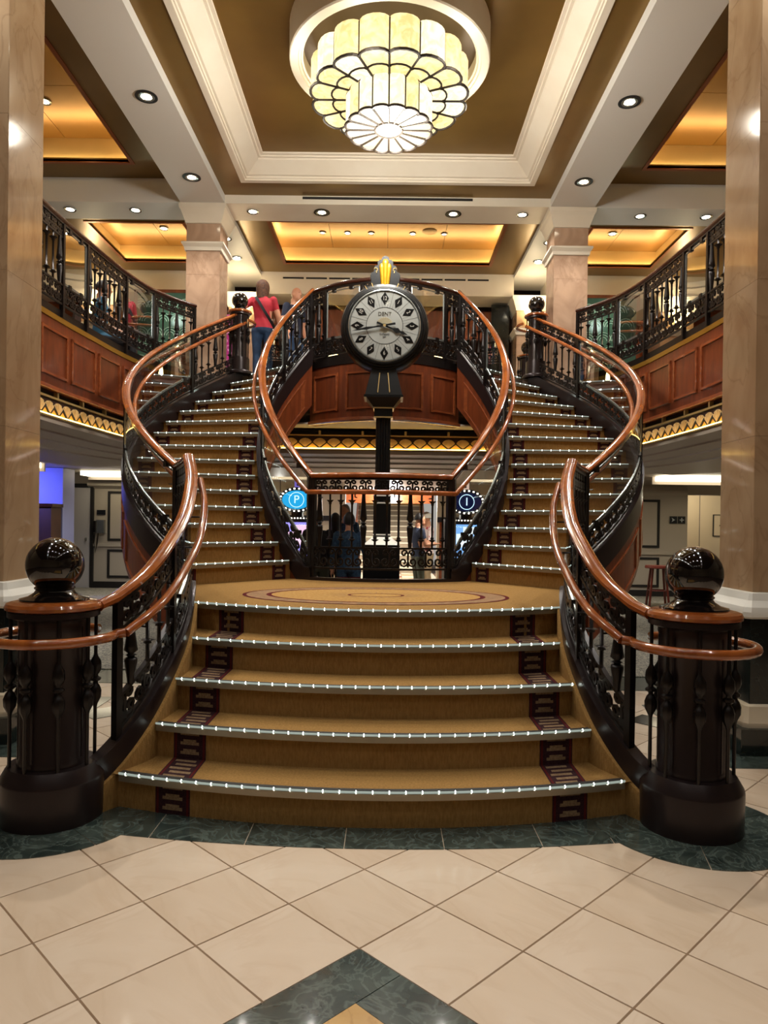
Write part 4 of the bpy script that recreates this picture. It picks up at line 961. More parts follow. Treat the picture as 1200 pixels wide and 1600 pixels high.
m = MB(); m.lathe([(0, 5.322), (.135, 5.322), (.135, 5.33), (0, 5.33)], 32, (CX, CYY, 0)); m.build('glass_boss', PETAL2, ch)
m = MB(); m.tube([(CX+.135*cos(2*pi*i/32), CYY+.135*sin(2*pi*i/32), 5.321) for i in range(32)], .011, 5, True); m.build('lead_came', LEAD, ch)

# =================================================================== UPPER BACKGROUND
b = MB(); b.box(-9, 9, -8.2, -8, 0, 6.7); struct('wall_front', b, WALLB, 'unseen beige wall added behind the viewer to shut out world light', 'wall', smooth=0)  # unseen wall added to keep the bright world out of reflections
b = MB(); b.box(-9, 9, 14.6, 14.8, 3.5, 6.3); struct('wall_back', b, DKWALL, 'dark back wall of the upper deck', 'wall', smooth=0)
def panelled(name, x0, x1, y, z0, z1, label, nx, nz, mw=WOOD, ml=WOODL, cat='wall panelling'):
    b = MB(); b.box(x0, x1, y, y+.1, z0, z1); o = b.build(name, mw, None, 0); tag(o, label, cat, kind='structure')
    w = (x1-x0)/nx; h = (z1-z0)/nz
    for i in range(nx):
        for j in range(nz):
            m = MB(); a0, a1, b0, b1 = x0+i*w+.05, x0+(i+1)*w-.05, z0+j*h+.05, z0+(j+1)*h-.05
            for q in ((a0, a1, b0, b0+.03), (a0, a1, b1-.03, b1), (a0, a0+.03, b0+.03, b1-.03), (a1-.03, a1, b0+.03, b1-.03)): m.box(q[0], q[1], y-.02, y, q[2], q[3])
            m.box(a0+.03, a1-.03, y-.008, y, b0+.03, b1-.03); m.build('panel', ml, o, 0)
    return o
for sx in (-1, 1):
    xa, xb = sorted((sx*3.0, sx*4.9)); panelled('wall_panelling', xa, xb, 13.5, 3.5, 5.6, 'cherry wood panelled wall behind the %s balcony' % LR[sx], 3, 3)
    xa, xb = sorted((sx*5.6, sx*9)); panelled('wall_panelling', xa, xb, 13.6, 3.5, 5.6, 'cherry wood panelled wall far out on the %s' % LR[sx], 4, 2)
    b = MB(); b.box(min(sx*8.8, sx*9), max(sx*8.8, sx*9), -8, 15.2, -.01, 6.7); struct('wall_%s' % LR[sx], b, CREAM, 'cream upper wall on the %s' % LR[sx], 'wall', smooth=0)
    b = MB(); b.box(min(sx*4.4, sx*4.6), max(sx*4.4, sx*4.6), 10.4, 12.4, 3.5, 4.5)
    # etched green screen with fan arcs
    root = thing('etched_screen', 'green glass screen etched with fan arcs by the %s upper column' % LR[sx], 'screen', (sx*3.62, 11.9, 3.5))
    m = MB(); m.box(sx*3.62-.55, sx*3.62+.55, 11.9, 11.93, 3.55, 5.25); m.build('pane', GREENC, root, 0)
    m = MB()
    for i in range(5):
        for j in range(7):
            cx_ = sx*3.62-.5+i*.25+(.125 if j % 2 else 0); cz_ = 3.6+j*.235
            if cx_ > sx*3.62+.44: continue
            for r in (.06, .10, .14): m.tube([(cx_+r*cos(pi*q/8), 11.895, cz_+r*sin(pi*q/8)) for q in range(9)], .006, 4)
    m.build('etching', mat('etch_pale', (170, 196, 176), .4) if sx < 0 else MATS['etch_pale'], root, 0, kind='stuff')
    m = MB()
    for q in ((sx*3.62-.6, sx*3.62-.55, 3.5, 5.3), (sx*3.62+.55, sx*3.62+.6, 3.5, 5.3), (sx*3.62-.55, sx*3.62+.55, 5.25, 5.3), (sx*3.62-.55, sx*3.62+.55, 3.5, 3.55)): m.box(q[0], q[1], 11.87, 11.96, q[2], q[3])
    m.build('frame', WOOD, root, 0); point(root, (sx*3.62, 11.5, 4.9), 6, (.8, 1, .9), .1)
# shop fronts and ribbed timber valance behind the clock
for x0, x1, n in ((-2.3, -1.35, 'left'), (1.35, 2.3, 'right')):
    b = MB(); b.box(x0, x1, 13.55, 13.65, 4.95, 5.5); o = b.build('trim_valance', WOOD, None, 0); tag(o, 'ribbed orange timber valance on the far wall, %s of the clock' % n, 'valance', kind='structure')
    for i in range(16):
        m = MB(); xx = x0+.03+i*(x1-x0-.06)/16; m.box(xx, xx+.04, 13.53, 13.55, 4.98, 5.47); m.build('slat', WOODL, o, 0)
b = MB(); b.box(-1.3, 1.3, 13.55, 13.65, 4.95, 5.5); o = b.build('trim_valance', WOOD, None, 0); tag(o, 'plain timber valance on the far wall directly behind the clock', 'valance', kind='structure')
root = thing('display_case', 'dim glazed display case on the upper deck behind the clock', 'display case', (0, 13.2, 3.5))
m = MB(); m.box(-1.3, 1.3, 13.0, 13.4, 3.5, 4.2); m.build('counter', DKWALL, root, 0)
m = MB(); m.box(-1.32, 1.32, 12.98, 13.0, 3.5, 3.6); m.build('kick_plate', IRON, root, 0)
for sx in (-1, 1):
    root = thing('table_lamp', 'small domed lamp glowing on the display case, %s of the clock' % LR[sx], 'lamp', (sx*.95, 13.1, 4.2), 'domed lamps')
    m = MB(); m.lathe([(.0, 0), (.08, 0), (.08, .02), (.015, .03), (.015, .18), (0, .18)], 14, (sx*.95, 13.1, 4.2)); m.build('stem', BRASSL, root)
    m = MB(); m.lathe([(.19, .16), (.18, .22), (.14, .29), (.07, .335), (0, .345), (0, .17)], 20, (sx*.95, 13.1, 4.2)); m.build('lamp_shade', SCONCE, root, 60)
root = thing('dark_marble_pier', 'dark green marble pier on the far wall right of the clock', 'pier', (2.05, 13.4, 3.5)); m = MB(); m.box(1.95, 2.28, 13.3, 13.5, 3.5, 5.55); m.build('pier_block', BLACKM, root, 0)
# magenta garment on a stand
root = thing('hanging_garment', 'magenta patterned garment on a stand seen between the top left balusters', 'garment', (-2.55, 11.6, 3.5))
m = MB(); gx, gy = -2.55, 11.6
rings = []
for z, w, d in ((3.95, .30, .10), (4.2, .24, .09), (4.45, .17, .08), (4.62, .20, .09), (4.76, .19, .06), (4.80, .06, .05)): rings.append([(gx+w*cos(2*pi*i/14), gy+d*sin(2*pi*i/14), z) for i in range(14)])
m.loft(rings); m.build('garment', mat('magenta_cloth', (176, 40, 128), .8, c2=(226, 150, 200), scale=18, lo=.5, hi=.6), root, 60)
m = MB(); m.tube([(gx, gy, 3.5), (gx, gy, 4.85)], .015, 8); m.lathe([(0, 0), (.2, 0), (.2, .02), (0, .03)], 16, (gx, gy, 3.5)); m.build('stand', IRON, root)

# =================================================================== LOWER BACKGROUND
b = MB()
for x0, x1 in ((-9, -6.4), (6.5, 9)): b.box(x0, x1, 15.0, 15.2, 0, 2.75)
b = MB(); b.box(-9, -4.0, 15.0, 15.2, 0, 2.6); struct('wall_left_lower', b, WALLG, 'warm grey panelled corridor wall on the lower left', 'wall', smooth=0)
b = MB(); b.box(4.6, 6.30, 14.8, 15.0, 0, 2.6); b.box(6.30, 9, 14.8, 15.0, 2.13, 2.6); b.box(7.35, 9, 14.8, 15, 0, 2.13); struct('wall_right_lower', b, WALLG, 'warm grey panelled corridor wall on the lower right', 'wall', smooth=0)
b = MB(); b.box(6.2, 9, 17.2, 17.3, 0, 2.5); o = struct('wall_corridor', b, WALLB, 'lit cream corridor end wall on the right', 'wall', smooth=0)
for x in (6.9, 7.6): m = MB(); m.box(x-.006, x+.006, 17.185, 17.2, 0, 2.4); m.build('joint', TAUPED, o, 0)
root = thing('wall_hatch', 'narrow framed service hatch on the cream corridor wall at right', 'hatch', (8.0, 17.18, 1.5))
m = MB(); 
for q in ((7.92, 7.94, 1.25, 1.78), (8.12, 8.14, 1.25, 1.78), (7.94, 8.12, 1.76, 1.78), (7.94, 8.12, 1.25, 1.27)): m.box(q[0], q[1], 17.17, 17.2, q[2], q[3])
m.build('frame', DARK, root, 0); m = MB(); m.box(7.94, 8.12, 17.185, 17.2, 1.27, 1.76); m.build('panel', WALLB, root, 0); m = MB(); m.lathe([(0, 0), (.015, 0), (.015, .03), (0, .03)], 8, (8.09, 17.175, 1.5)); m.build('handle', DARK, root)
point(None, (7.2, 16.2, 2.2), 26, (1, .9, .68), .2).name = 'corridor_lamp_light'
def framed(name, x0, x1, z0, z1, y, label, fr=DARK, inn=WALLG, cat='wall panel', t=.05):
    root = thing(name, label, cat, ((x0+x1)/2, y, z0)); m = MB()
    for q in ((x0, x0+t, z0, z1), (x1-t, x1, z0, z1), (x0+t, x1-t, z1-t, z1), (x0+t, x1-t, z0, z0+t)): m.box(q[0], q[1], y-.02, y, q[2], q[3])
    m.build('frame', fr, root, 0); m = MB(); m.box(x0+t, x1-t, y-.006, y, z0+t, z1-t); m.build('panel', inn, root, 0); return root
framed('framed_panel', 4.9, 5.72, 1.02, 2.02, 14.8, 'grey wall panel in a black frame above the red stool')
framed('framed_panel', 4.9, 5.72, .2, .82, 14.8, 'low black framed wall panel behind the red stool')
framed('framed_panel', -5.85, -5.2, 1.0, 2.05, 15.0, 'grey wall panel in a black frame right of the telephone')
framed('framed_panel', -5.85, -5.2, .22, .82, 15.0, 'low black framed panel beneath the telephone wall')
for sx, y in ((-1, 15.0), (1, 14.8)):
    xa, xb = sorted((sx*4.2, sx*6.25)); m = MB(); m.box(xa, xb, y-.03, y, .0, .14); o = m.build('baseboard_%s' % LR[sx], DARK, None, 0); tag(o, 'black baseboard of the lower %s wall' % LR[sx], 'baseboard', kind='structure')
    m = MB(); m.box(xa, xb, y-.04, y, .88, .94); o = m.build('trim_%d' % (1 if sx < 0 else 2), WALLG, None, 0); tag(o, 'chair rail moulding of the lower %s wall' % LR[sx], 'moulding', kind='structure')
    m = MB(); m.sweep([(xa, y, 0), (xb, y, 0)], [(-.0, 2.3), (.05, 2.3), (.12, 2.2), (.12, 2.16), (0, 2.1)]); o = m.build('trim_%d' % (3 if sx < 0 else 4), WALLG, None, 0); tag(o, 'crown moulding of the lower %s wall' % LR[sx], 'moulding', kind='structure')
SIGNB = mat('sign_black', (18, 20, 26), .4)
for i, x in enumerate((6.0, 6.17)):
    root = thing('wall_sign', ('left square black wall sign with an arrow symbol', 'right square black wall sign with a plus symbol')[i]+' by the corridor', 'sign', (x, 14.79, 1.6))
    m = MB(); m.box(x-.075, x+.075, 14.775, 14.8, 1.53, 1.68); m.build('plate', SIGNB, root, 0); m = MB()
    if i: m.box(x-.045, x+.045, 14.77, 14.775, 1.595, 1.615); m.box(x-.01, x+.01, 14.77, 14.775, 1.56, 1.65)
    else: m.add([(x-.04, 14.773, 1.65), (x+.03, 14.773, 1.605), (x-.04, 14.773, 1.56), (x-.02, 14.773, 1.605)], [(0, 1, 2, 3)])
    m.build('symbol', mat('sign_white', (190, 196, 200), .5) if i == 0 else MATS['sign_white'], root, 0)
# door, blue lit wall and cabinet on the left
root = thing('door_1', 'tall pale flush door with dark frame on the lower left wall', 'door', (-6.7, 14.9, 0), kind='structure')
m = MB(); m.box(-6.95, -6.2, 14.95, 15.0, 0, 2.12); m.build('door_leaf', mat('door_paint', (190, 186, 186), .45), root, 0)
m = MB(); m.box(-7.0, -6.14, 14.93, 15.0, 2.12, 2.2); m.box(-6.2, -6.14, 14.93, 15.0, 0, 2.12); m.build('door_frame', DARK, root, 0)
m = MB(); m.lathe([(0, 0), (.02, 0), (.02, .06), (0, .06)], 8, (-6.28, 14.92, 1.0)); m.build('door_handle', SILVER, root)
b = MB(); b.box(-8.79, -6.08, 13.4, 13.5, 0, 2.41); b.box(-6.18, -6.08, 13.5, 13.9, 0, 2.41); struct('wall_blue', b, mat('blue_wash_wall', (140, 144, 186), .5), 'flat wall washed with blue light on the lower left', 'wall', smooth=0)  # blue of the light wash is also put into the wall colour
root = thing('blue_spotlight', 'blue wall washer lamp above the pale wall at lower left', 'lamp', (-7.2, 12.2, 2.15))
m = MB(); m.lathe([(0, 0), (.06, 0), (.07, .1), (0, .1)], 14, (-7.2, 12.2, 2.15)); m.build('lamp_body', SIGNB, root); spot(root, (-7.2, 12.2, 2.1), 150, 100, .7, (.16, .18, 1), (-6.5, 13.4, 1.5))
root = thing('dark_cabinet', 'dark wooden cabinet against the blue wall beside the left column', 'cabinet', (-6.75, 12.9, 0)); m = MB(); m.box(-6.9, -6.06, 12.9, 13.3, 0, 1.66); m.build('cabinet_body', DKWALL, root, 0); m = MB(); m.box(-6.95, -6.02, 12.86, 13.3, 1.66, 1.72); m.build('cabinet_top', RAILD, root, 0)
root = thing('wall_telephone', 'grey wall telephone with hanging cord beside the pale door', 'telephone', (-6.02, 14.95, 1.2))
m = MB(); m.box(-6.06, -5.90, 14.9, 15.0, 1.16, 1.44); m.build('phone_body', SILVER, root, 0); m = MB(); m.box(-6.10, -6.06, 14.86, 14.93, 1.18, 1.42); m.build('handset', IRON, root, 0)
m = MB(); m.tube([(-6.08, 14.9, 1.18), (-6.09, 14.88, .95), (-6.06, 14.88, .75), (-6.03, 14.9, .95), (-6.02, 14.92, 1.16)], .012, 6); m.build('cord', IRON, root)
root = thing('wall_plate', 'small black plate above the wall telephone', 'sign', (-6.0, 14.98, 1.58)); m = MB(); m.box(-6.08, -5.9, 14.98, 15.0, 1.55, 1.65); m.build('plate', SIGNB, root, 0)
# lower ceiling with light slots
b = MB(); b.box(-9, 9, 12.2, 20.6, 2.42, 2.6); b.box(-9, -5.3, 3.5, 12.2, 2.42, 2.6); b.box(5.3, 9, 3.5, 12.2, 2.42, 2.6); ceil('ceiling_lower', b, TAUPE, 'taupe ceiling of the lower deck')
for i, (x0, x1, y0, n) in enumerate(((-7.4, -6.0, 11.9, 'left beside the column'), (5.2, 8.2, 13.2, 'right above the corridor'), (-2.75, -1.5, 13.2, 'behind the left flight'), (1.6, 2.9, 13.2, 'behind the right flight'), (-6.1, -4.6, 14.2, 'over the left wall panels'))):
    root = thing('light_slot', 'long glowing ceiling light slot, '+n, 'ceiling light', ((x0+x1)/2, y0, 2.4)); m = MB(); m.box(x0, x1, y0, y0+.5, 2.33, 2.415); m.build('diffuser', COVEW, root, 0)
    m = MB(); m.box(x0-.05, x1+.05, y0+.5, y0+.54, 2.27, 2.415); m.build('baffle', TAUPE, root, 0)
for i, (x, y, n) in enumerate(((-4.15, 7.2, 'left carpet'), (4.15, 7.2, 'right carpet'), (-4.6, 12.9, 'left wall panels'), (4.6, 12.4, 'right wall panels'), (-.9, 12.6, 'floor left of the clock'), (1.1, 12.6, 'floor right of the clock'), (0, 16.5, 'floor before the distant stairs'))):
    zz = 2.42 if y > 8 and (abs(x) > 2 or y > 13) else 2.262
    downlight(x, y, zz-(.0 if y != 12.6 else -.0), 'added lower deck fill downlight over the '+n, 100, size=150, group='added lower deck downlights')  # lamps added to brighten the lower soffits, skirts and carpet
# stool
root = thing('bar_stool', 'red wooden stool standing by the wall behind the right newel ball', 'stool', (4.98, 12.9, 0)); sx0, sy0 = 4.98, 12.9; RED = mat('red_wood', (104, 40, 28), .35)
m = MB(); m.lathe([(0, .70), (.22, .70), (.23, .715), (.22, .75), (0, .755)], 20, (sx0, sy0, 0)); m.build('seat', RED, root)
for a in range(4):
    t = a*pi/2+.6; m = MB(); m.tube([(sx0+.15*cos(t), sy0+.15*sin(t), .71), (sx0+.24*cos(t), sy0+.24*sin(t), 0)], .022, 8); m.build('leg', RED, root)
    t2 = t+pi/2; m = MB(); m.tube([(sx0+.2*cos(t), sy0+.2*sin(t), .3), (sx0+.2*cos(t2), sy0+.2*sin(t2), .3)], .012, 6); m.build('stretcher', RED, root)
# far staircase and walls behind the clock
fs = thing('far_staircase', 'distant staircase with treads paled to suggest lit nosings seen under the balcony', 'staircase', (.15, 21, 0))
PLT = mat('lit_tread_paint', (236, 226, 200), .7); PLD = mat('step_riser', (150, 136, 116), .8)  # treads paled against the risers to stand in for bright light strips
for k in range(12):
    y = 21+k*.3; z = k*.175; m = MB(); m.box(-.85, 1.15, y, y+.32, 0 if k == 0 else z, z+.14); m.build('riser', PLD, fs, 0); m = MB(); m.box(-.85, 1.15, y-.02, y+.3, z+.14, z+.175); m.build('tread', PLT, fs, 0)
for sx in (-1, 1): m = MB(); xx = .15+sx*1.05; m.loft([[(xx-.03, 21+k*.3, k*.175), (xx+.03, 21+k*.3, k*.175), (xx+.03, 21+k*.3, k*.175+.9), (xx-.03, 21+k*.3, k*.175+.9)] for k in range(13)]); m.build('side_panel', WOODL, fs, 0)
point(fs, (.15, 19.8, 2.2), 300, WARM, .2)  # unseen point light added to brighten the distant stairs
b = MB(); b.box(-1, 1.3, 24.7, 24.8, 0, 2.5); struct('wall_far', b, FANB, 'golden end wall above the distant staircase', 'wall', smooth=0)
b = MB(); b.box(-1.2, 1.4, 20.6, 20.8, 2.05, 2.42); struct('trim_5', b, WOODL, 'orange timber fascia over the distant staircase', 'moulding', smooth=0)
b = MB(); b.box(-5, -.95, 17.0, 17.2, 0, 2.5); o = struct('wall_left_inner', b, WALLB, 'beige inner wall left of the distant staircase', 'wall', smooth=0); m = MB(); m.box(-5, -.95, 16.95, 17.0, 1.5, 1.62); m.build('dark_rail', DARK, o, 0)
b = MB(); b.box(1.25, 5, 17.0, 17.2, 0, 2.5); o = struct('wall_right_inner', b, WALLB, 'beige inner wall right of the distant staircase', 'wall', smooth=0); m = MB(); m.box(1.25, 5, 16.95, 17.0, 1.5, 1.62); m.build('dark_rail', DARK, o, 0)
m = MB(); m.box(1.3, 1.62, 16.9, 16.95, 0, 1.5); m.build('timber_panel', WOODL, o, 0)
root = thing('pendant_bulb', 'bare glowing lamp on the beige wall left of the clock post', 'lamp', (-2.3, 15.6, 1.95)); m = MB(); m.lathe([(0, -.05), (.04, -.03), (.05, 0), (.03, .04), (0, .05)], 12, (-2.3, 15.6, 1.95)); m.build('bulb', LAMPM, root, 60); m = MB(); m.tube([(-2.3, 15.6, 2.0), (-2.3, 15.6, 2.42)], .01, 6); m.build('flex', IRON, root); point(root, (-2.3, 15.4, 1.9), 12, WARM, .05)
# slot machines with oval illuminated signs
CY1 = emi('sign_cyan', (30, 150, 205), 1.3); CY2 = emi('sign_pale', (190, 225, 245), 1.5, False); NAVY = emi('sign_navy', (16, 28, 70), .5); 
def oval(mb, cx, cy, cz, rx, rz, y0, y1, n=36, mi=0): mb.loft([[(cx+rx*cos(2*pi*i/n), y, cz+rz*sin(2*pi*i/n)) for i in range(n)] for y in (y0, y1)], mi=mi)
for sx, lit, ch_ in ((-1, CY1, 'P'), (1, NAVY, '1')):
    x = -1.30 if sx < 0 else 1.24; y = 10.6; z = 1.775
    root = thing('slot_machine', 'gaming machine with a %s oval sign on top, %s of the clock' % ('bright cyan' if sx < 0 else 'dark navy', LR[sx]), 'gaming machine', (x, y, 0))
    m = MB(); m.box(x-.32, x+.32, y, y+.5, 0, 1.52); m.build('cabinet', SIGNB, root, 0)
    m = MB(); m.box(x-.22, x+.22, y-.02, y, .92, 1.44); m.build('screen', emi('screen_%s' % LR[sx], (150, 140, 235) if sx < 0 else (120, 170, 230), 1.1), root, 0)
    m = MB(); m.box(x-.15, x+.1, y-.026, y-.02, 1.1, 1.3); m.box(x-.05, x+.18, y-.026, y-.02, 1.3, 1.4); m.build('screen_graphic', emi('graphic_%s' % LR[sx], (236, 190, 220) if sx < 0 else (220, 240, 250), 1.2), root, 0)
    s = MB(); oval(s, x, y+.1, z, .27, .19, y+.02, y+.18); sg = s.build('oval_sign', SIGNB, root, 40)
    s = MB(); oval(s, x, y, z, .215, .14, y, y+.025); s.build('sign_face', lit, sg, 40)
    s = MB(); strip(s, [(x+.105*cos(2*pi*i/32), y-.004, z+.105*sin(2*pi*i/32)) for i in range(33)], [(x+.115*cos(2*pi*i/32), y-.004, z+.115*sin(2*pi*i/32)) for i in range(33)]); s.build('sign_ring', CY2, sg, 0)
    text(ch_, .17, CY2, sg, Matrix.Translation((x, y-.008, z)) @ Matrix.Rotation(pi/2, 4, 'X'))
    s = MB()
    for i in range(22): a = 2*pi*i/22; s.obox((x+.245*cos(a), y+.01, z+.168*sin(a)), (.02, .02, .02))
    s.build('sign_bulbs', BULB, sg, 0, kind='stuff')
    s = MB(); s.lathe([(0, .185), (.045, .185), (.045, .30), (.03, .31), (0, .31)], 14, (x, y+.1, z)); s.build('beacon', emi('beacon_%s' % LR[sx], (130, 110, 210) if sx < 0 else (235, 200, 180), .7), root)
    s = MB(); s.box(x-.08, x+.08, y+.05, y+.3, 1.52, 1.6); s.build('sign_stem', SIGNB, root, 0)
    s = MB()
    for i in range(14): s.obox((x-.3+i*.046, y-.01, 1.5), (.016, .016, .016))
    s.build('bulb_row', BULB, root, 0, kind='stuff')
# =================================================================== PEOPLE
SKIN = mat('skin', (206, 148, 116), .5); SKIN2 = mat('skin_tan', (186, 132, 102), .5)
def person(label, loc, rz, h, cloth, group=None, J=None, hair=None, hair_len=.0, vol=1.0):
    """standing figure facing local +y; cloth: dict torso, arm, leg, shoe, skin -> material; J overrides joints (unit height 1.7)"""
    j = dict(pel=(0, 0, .93), waist=(0, .0, 1.06), chest=(0, .01, 1.26), neck=(0, .0, 1.43), head=(0, .03, 1.50),
             shL=(-.17, 0, 1.385), elL=(-.235, -.02, 1.12), wrL=(-.25, .05, .88), shR=(.17, 0, 1.385), elR=(.235, -.02, 1.12), wrR=(.25, .05, .88),
             hiL=(-.09, 0, .88), knL=(-.10, .03, .48), anL=(-.105, -.02, .08), toL=(-.115, .15, .035), hiR=(.09, 0, .88), knR=(.10, .03, .48), anR=(.105, -.02, .08), toR=(.115, .15, .035))
    if J: j.update({k: v for k, v in J.items() if k[0] != '_'})
    s = h/1.7; names = list(j); idx = {n: i for i, n in enumerate(names)}
    rad = dict(pel=.145, waist=.135, chest=.155, neck=.062, head=.06, shL=.066, elL=.045, wrL=.030, hiL=.098, knL=.064, anL=.045, toL=.040)
    rd = lambda n: rad.get(n) or rad[n[:-1]+'L']
    E = [('pel', 'waist'), ('waist', 'chest'), ('chest', 'neck'), ('neck', 'head')]
    for q in 'LR': E += [('chest', 'sh'+q), ('sh'+q, 'el'+q), ('el'+q, 'wr'+q), ('pel', 'hi'+q), ('hi'+q, 'kn'+q), ('kn'+q, 'an'+q), ('an'+q, 'to'+q)]
    bm = bmesh.new()
    def put(mb):
        vs = [bm.verts.new(v) for v in mb.v]
        for f in mb.f:
            try: bm.faces.new([vs[i] for i in f])
            except ValueError: pass
    mb = MB(); rings = []
    for z, a_, b_ in ((.83, .10, .085), (.865, .15, .115), (.91, .168, .122), (.98, .158, .112), (1.07, .138, .098), (1.18, .15, .106), (1.28, .168, .114), (1.345, .172, .102), (1.39, .145, .08), (1.42, .09, .068), (1.46, .058, .06), (1.53, .055, .06)):
        t = (z-j['pel'][2])/(j['neck'][2]-j['pel'][2]); t = max(0, min(1.15, t)); cx = j['pel'][0]+(j['neck'][0]-j['pel'][0])*t; cy = j['pel'][1]+(j['neck'][1]-j['pel'][1])*t
        rings.append([(cx+a_*cos(2*pi*i/20), cy+b_*sin(2*pi*i/20), z) for i in range(20)])
    mb.loft(rings); put(mb)
    for a_, b_ in E:
        if a_[:2] in ('sh', 'el', 'hi', 'kn', 'an'):
            A, B = Vector(j[a_]), Vector(j[b_]); ra, rb = rd(a_), rd(b_); mb = MB()
            mid = (A+B)/2; k = 1.06 if a_[:2] in ('kn', 'el') else 1.0
            mb.tube([A, A.lerp(B, .3), A.lerp(B, .65), B], [ra, (ra*.7+rb*.3)*k, (ra*.35+rb*.65)*k, rb], 10); put(mb)
            for c, r in ((A, ra), (B, rb)): bmesh.ops.create_uvsphere(bm, u_segments=10, v_segments=8, radius=r*.98, matrix=Matrix.Translation(c))
    o = bpy.data.objects.new('tmp', bpy.data.meshes.new('tmp')); COL.objects.link(o)
    # head, nose, ears
    hd = Vector(j['head'])+Vector((0, .015, .095)); yaw = (J or {}).get('_yaw', 0); Rm = Matrix.Rotation(yaw, 4, 'Z')
    def blob(c, sc, seg=16): bmesh.ops.create_uvsphere(bm, u_segments=seg, v_segments=seg//2+2, radius=1, matrix=Matrix.Translation(hd) @ Rm @ Matrix.Translation(c) @ Matrix.Diagonal((*sc, 1)))
    blob((0, 0, .01), (.074, .095, .108)); blob((0, .035, -.055), (.055, .06, .06)); blob((0, .098, -.012), (.014, .022, .024), 8); blob((0, .08, -.055), (.026, .016, .01), 8)
    for e in (-1, 1): blob((e*.077, -.005, -.008), (.012, .022, .032), 8)
    # hands: palm, four fingers and a thumb
    for q, e in (('L', -1), ('R', 1)):
        w = Vector(j['wr'+q]); el = Vector(j['el'+q]); d = (w-el).normalized(); hf = (J or {}).get('_hand'+q)
        if hf: d = Vector(hf).normalized()
        side = d.cross(Vector((0, 0, 1))); side = side.normalized() if side.length > .3 else Vector((0, 1, 0))
        nrm = side.cross(d).normalized()
        def chain(p, r):
            mb = MB(); mb.tube(p, r, 6); vs = [bm.verts.new(v) for v in mb.v]
            for f in mb.f:
                try: bm.faces.new([vs[i] for i in f])
                except ValueError: pass
        mb = MB(); mb.loft([[w+d*t+side*(a*wd)+nrm*(b*.015) for a, b in ((-1, -1), (1, -1), (1, 1), (-1, 1))] for t, wd in ((-.02, .026), (.03, .040), (.085, .042))])
        vs = [bm.verts.new(v) for v in mb.v]
        for f in mb.f: bm.faces.new([vs[i] for i in f])
        for i, ln in enumerate((.066, .08, .076, .058)):
            b0 = w+d*.08+side*(-.032+i*.0215); cu = nrm*-.012
            chain([b0, b0+d*ln*.5+cu*.5, b0+d*ln*.85+cu*2.2], [.0095, .009, .0075])
        b0 = w+d*.02-side*.036; chain([b0, b0+d*.035-side*.024, b0+d*.062-side*.026], [.012, .0105, .009])
    bmesh.ops.recalc_face_normals(bm, faces=bm.faces); m3 = bpy.data.meshes.new('tmp2'); bm.to_mesh(m3); bm.free(); o.data = m3
    rm = o.modifiers.new('r', 'REMESH'); rm.mode = 'VOXEL'; rm.voxel_size = .0125; rm.use_smooth_shade = True
    dg = bpy.context.evaluated_depsgraph_get(); body = bpy.data.meshes.new_from_object(o.evaluated_get(dg))
    bpy.data.objects.remove(o)
    bm = bmesh.new(); bm.from_mesh(body); bmesh.ops.smooth_vert(bm, verts=bm.verts, factor=.5, use_axis_x=True, use_axis_y=True, use_axis_z=True)
    slots = ['skin', 'torso', 'arm', 'leg', 'shoe']; 
    segs = [(j[a], j[b], a, b) for a, b in E]
    def near(p):
        best = (9, None, 0)
        for a, b, na, nb in segs:
            A = Vector(a); B = Vector(b); t = max(0, min(1, (p-A).dot(B-A)/(B-A).length_squared)); d = (A+(B-A)*t-p).length
            if d < best[0]: best = (d, (na, nb), t)
        return best
    shoulder_cut = cloth.get('sleeve', .75); leg_cut = cloth.get('leg_to', 1.0)
    for f in bm.faces:
        p = f.calc_center_median(); d, (a, b), t = near(p)
        if b == 'head' or p.z > j['neck'][2]+.03 and abs(p.x-j['neck'][0]) < .12: k = 0
        elif b[:2] == 'el': k = 2 if t < shoulder_cut else 0
        elif b[:2] == 'wr': k = 2 if shoulder_cut > 1.2 and t < .92 else 0
        elif b[:2] in ('an',): k = 3 if t < leg_cut*.98 else (0 if leg_cut < 1 else 4)
        elif b[:2] == 'to': k = 4
        elif b[:2] in ('hi', 'kn'): k = 3 if p.z < j['pel'][2]-.03+cloth.get('hem', 0) else 1
        elif b in ('waist', 'chest', 'neck') or a == 'chest' or a == 'pel': k = 1 if p.z > j['pel'][2]-.03+cloth.get('hem', 0) else 3
        else: k = 1
        f.material_index = k; f.smooth = True
    body.materials.clear()
    for sname in slots: body.materials.append(cloth.get(sname, SKIN))
    bm.to_mesh(body); bm.free()
    root = thing('person', label, 'person', loc, group)
    Mx = Matrix.Rotation(rz, 4, 'Z') @ Matrix.Diagonal((s, s, s, 1))
    body.transform(Mx); b_ = bpy.data.objects.new('body', body); COL.objects.link(b_); b_.parent = root
    def kid(name, mb, m, smooth=60):
        me = mb.mesh(name, m, smooth); me.transform(Mx); k = bpy.data.objects.new(name, me); COL.objects.link(k); k.parent = root; return k
    # eyes
    ey = MB()
    for e in (-1, 1):
        c = Matrix.Translation(hd) @ Rm @ Vector((e*.03, .088, .018)); ey.add([c+Vector(q)*.009 for q in [(1,0,0),(-1,0,0),(0,1,0),(0,-1,0),(0,0,.6),(0,0,-.6)]], [(0,2,4),(2,1,4),(1,3,4),(3,0,4),(2,0,5),(1,2,5),(3,1,5),(0,3,5)])
    kid('eyes', ey, DARK)
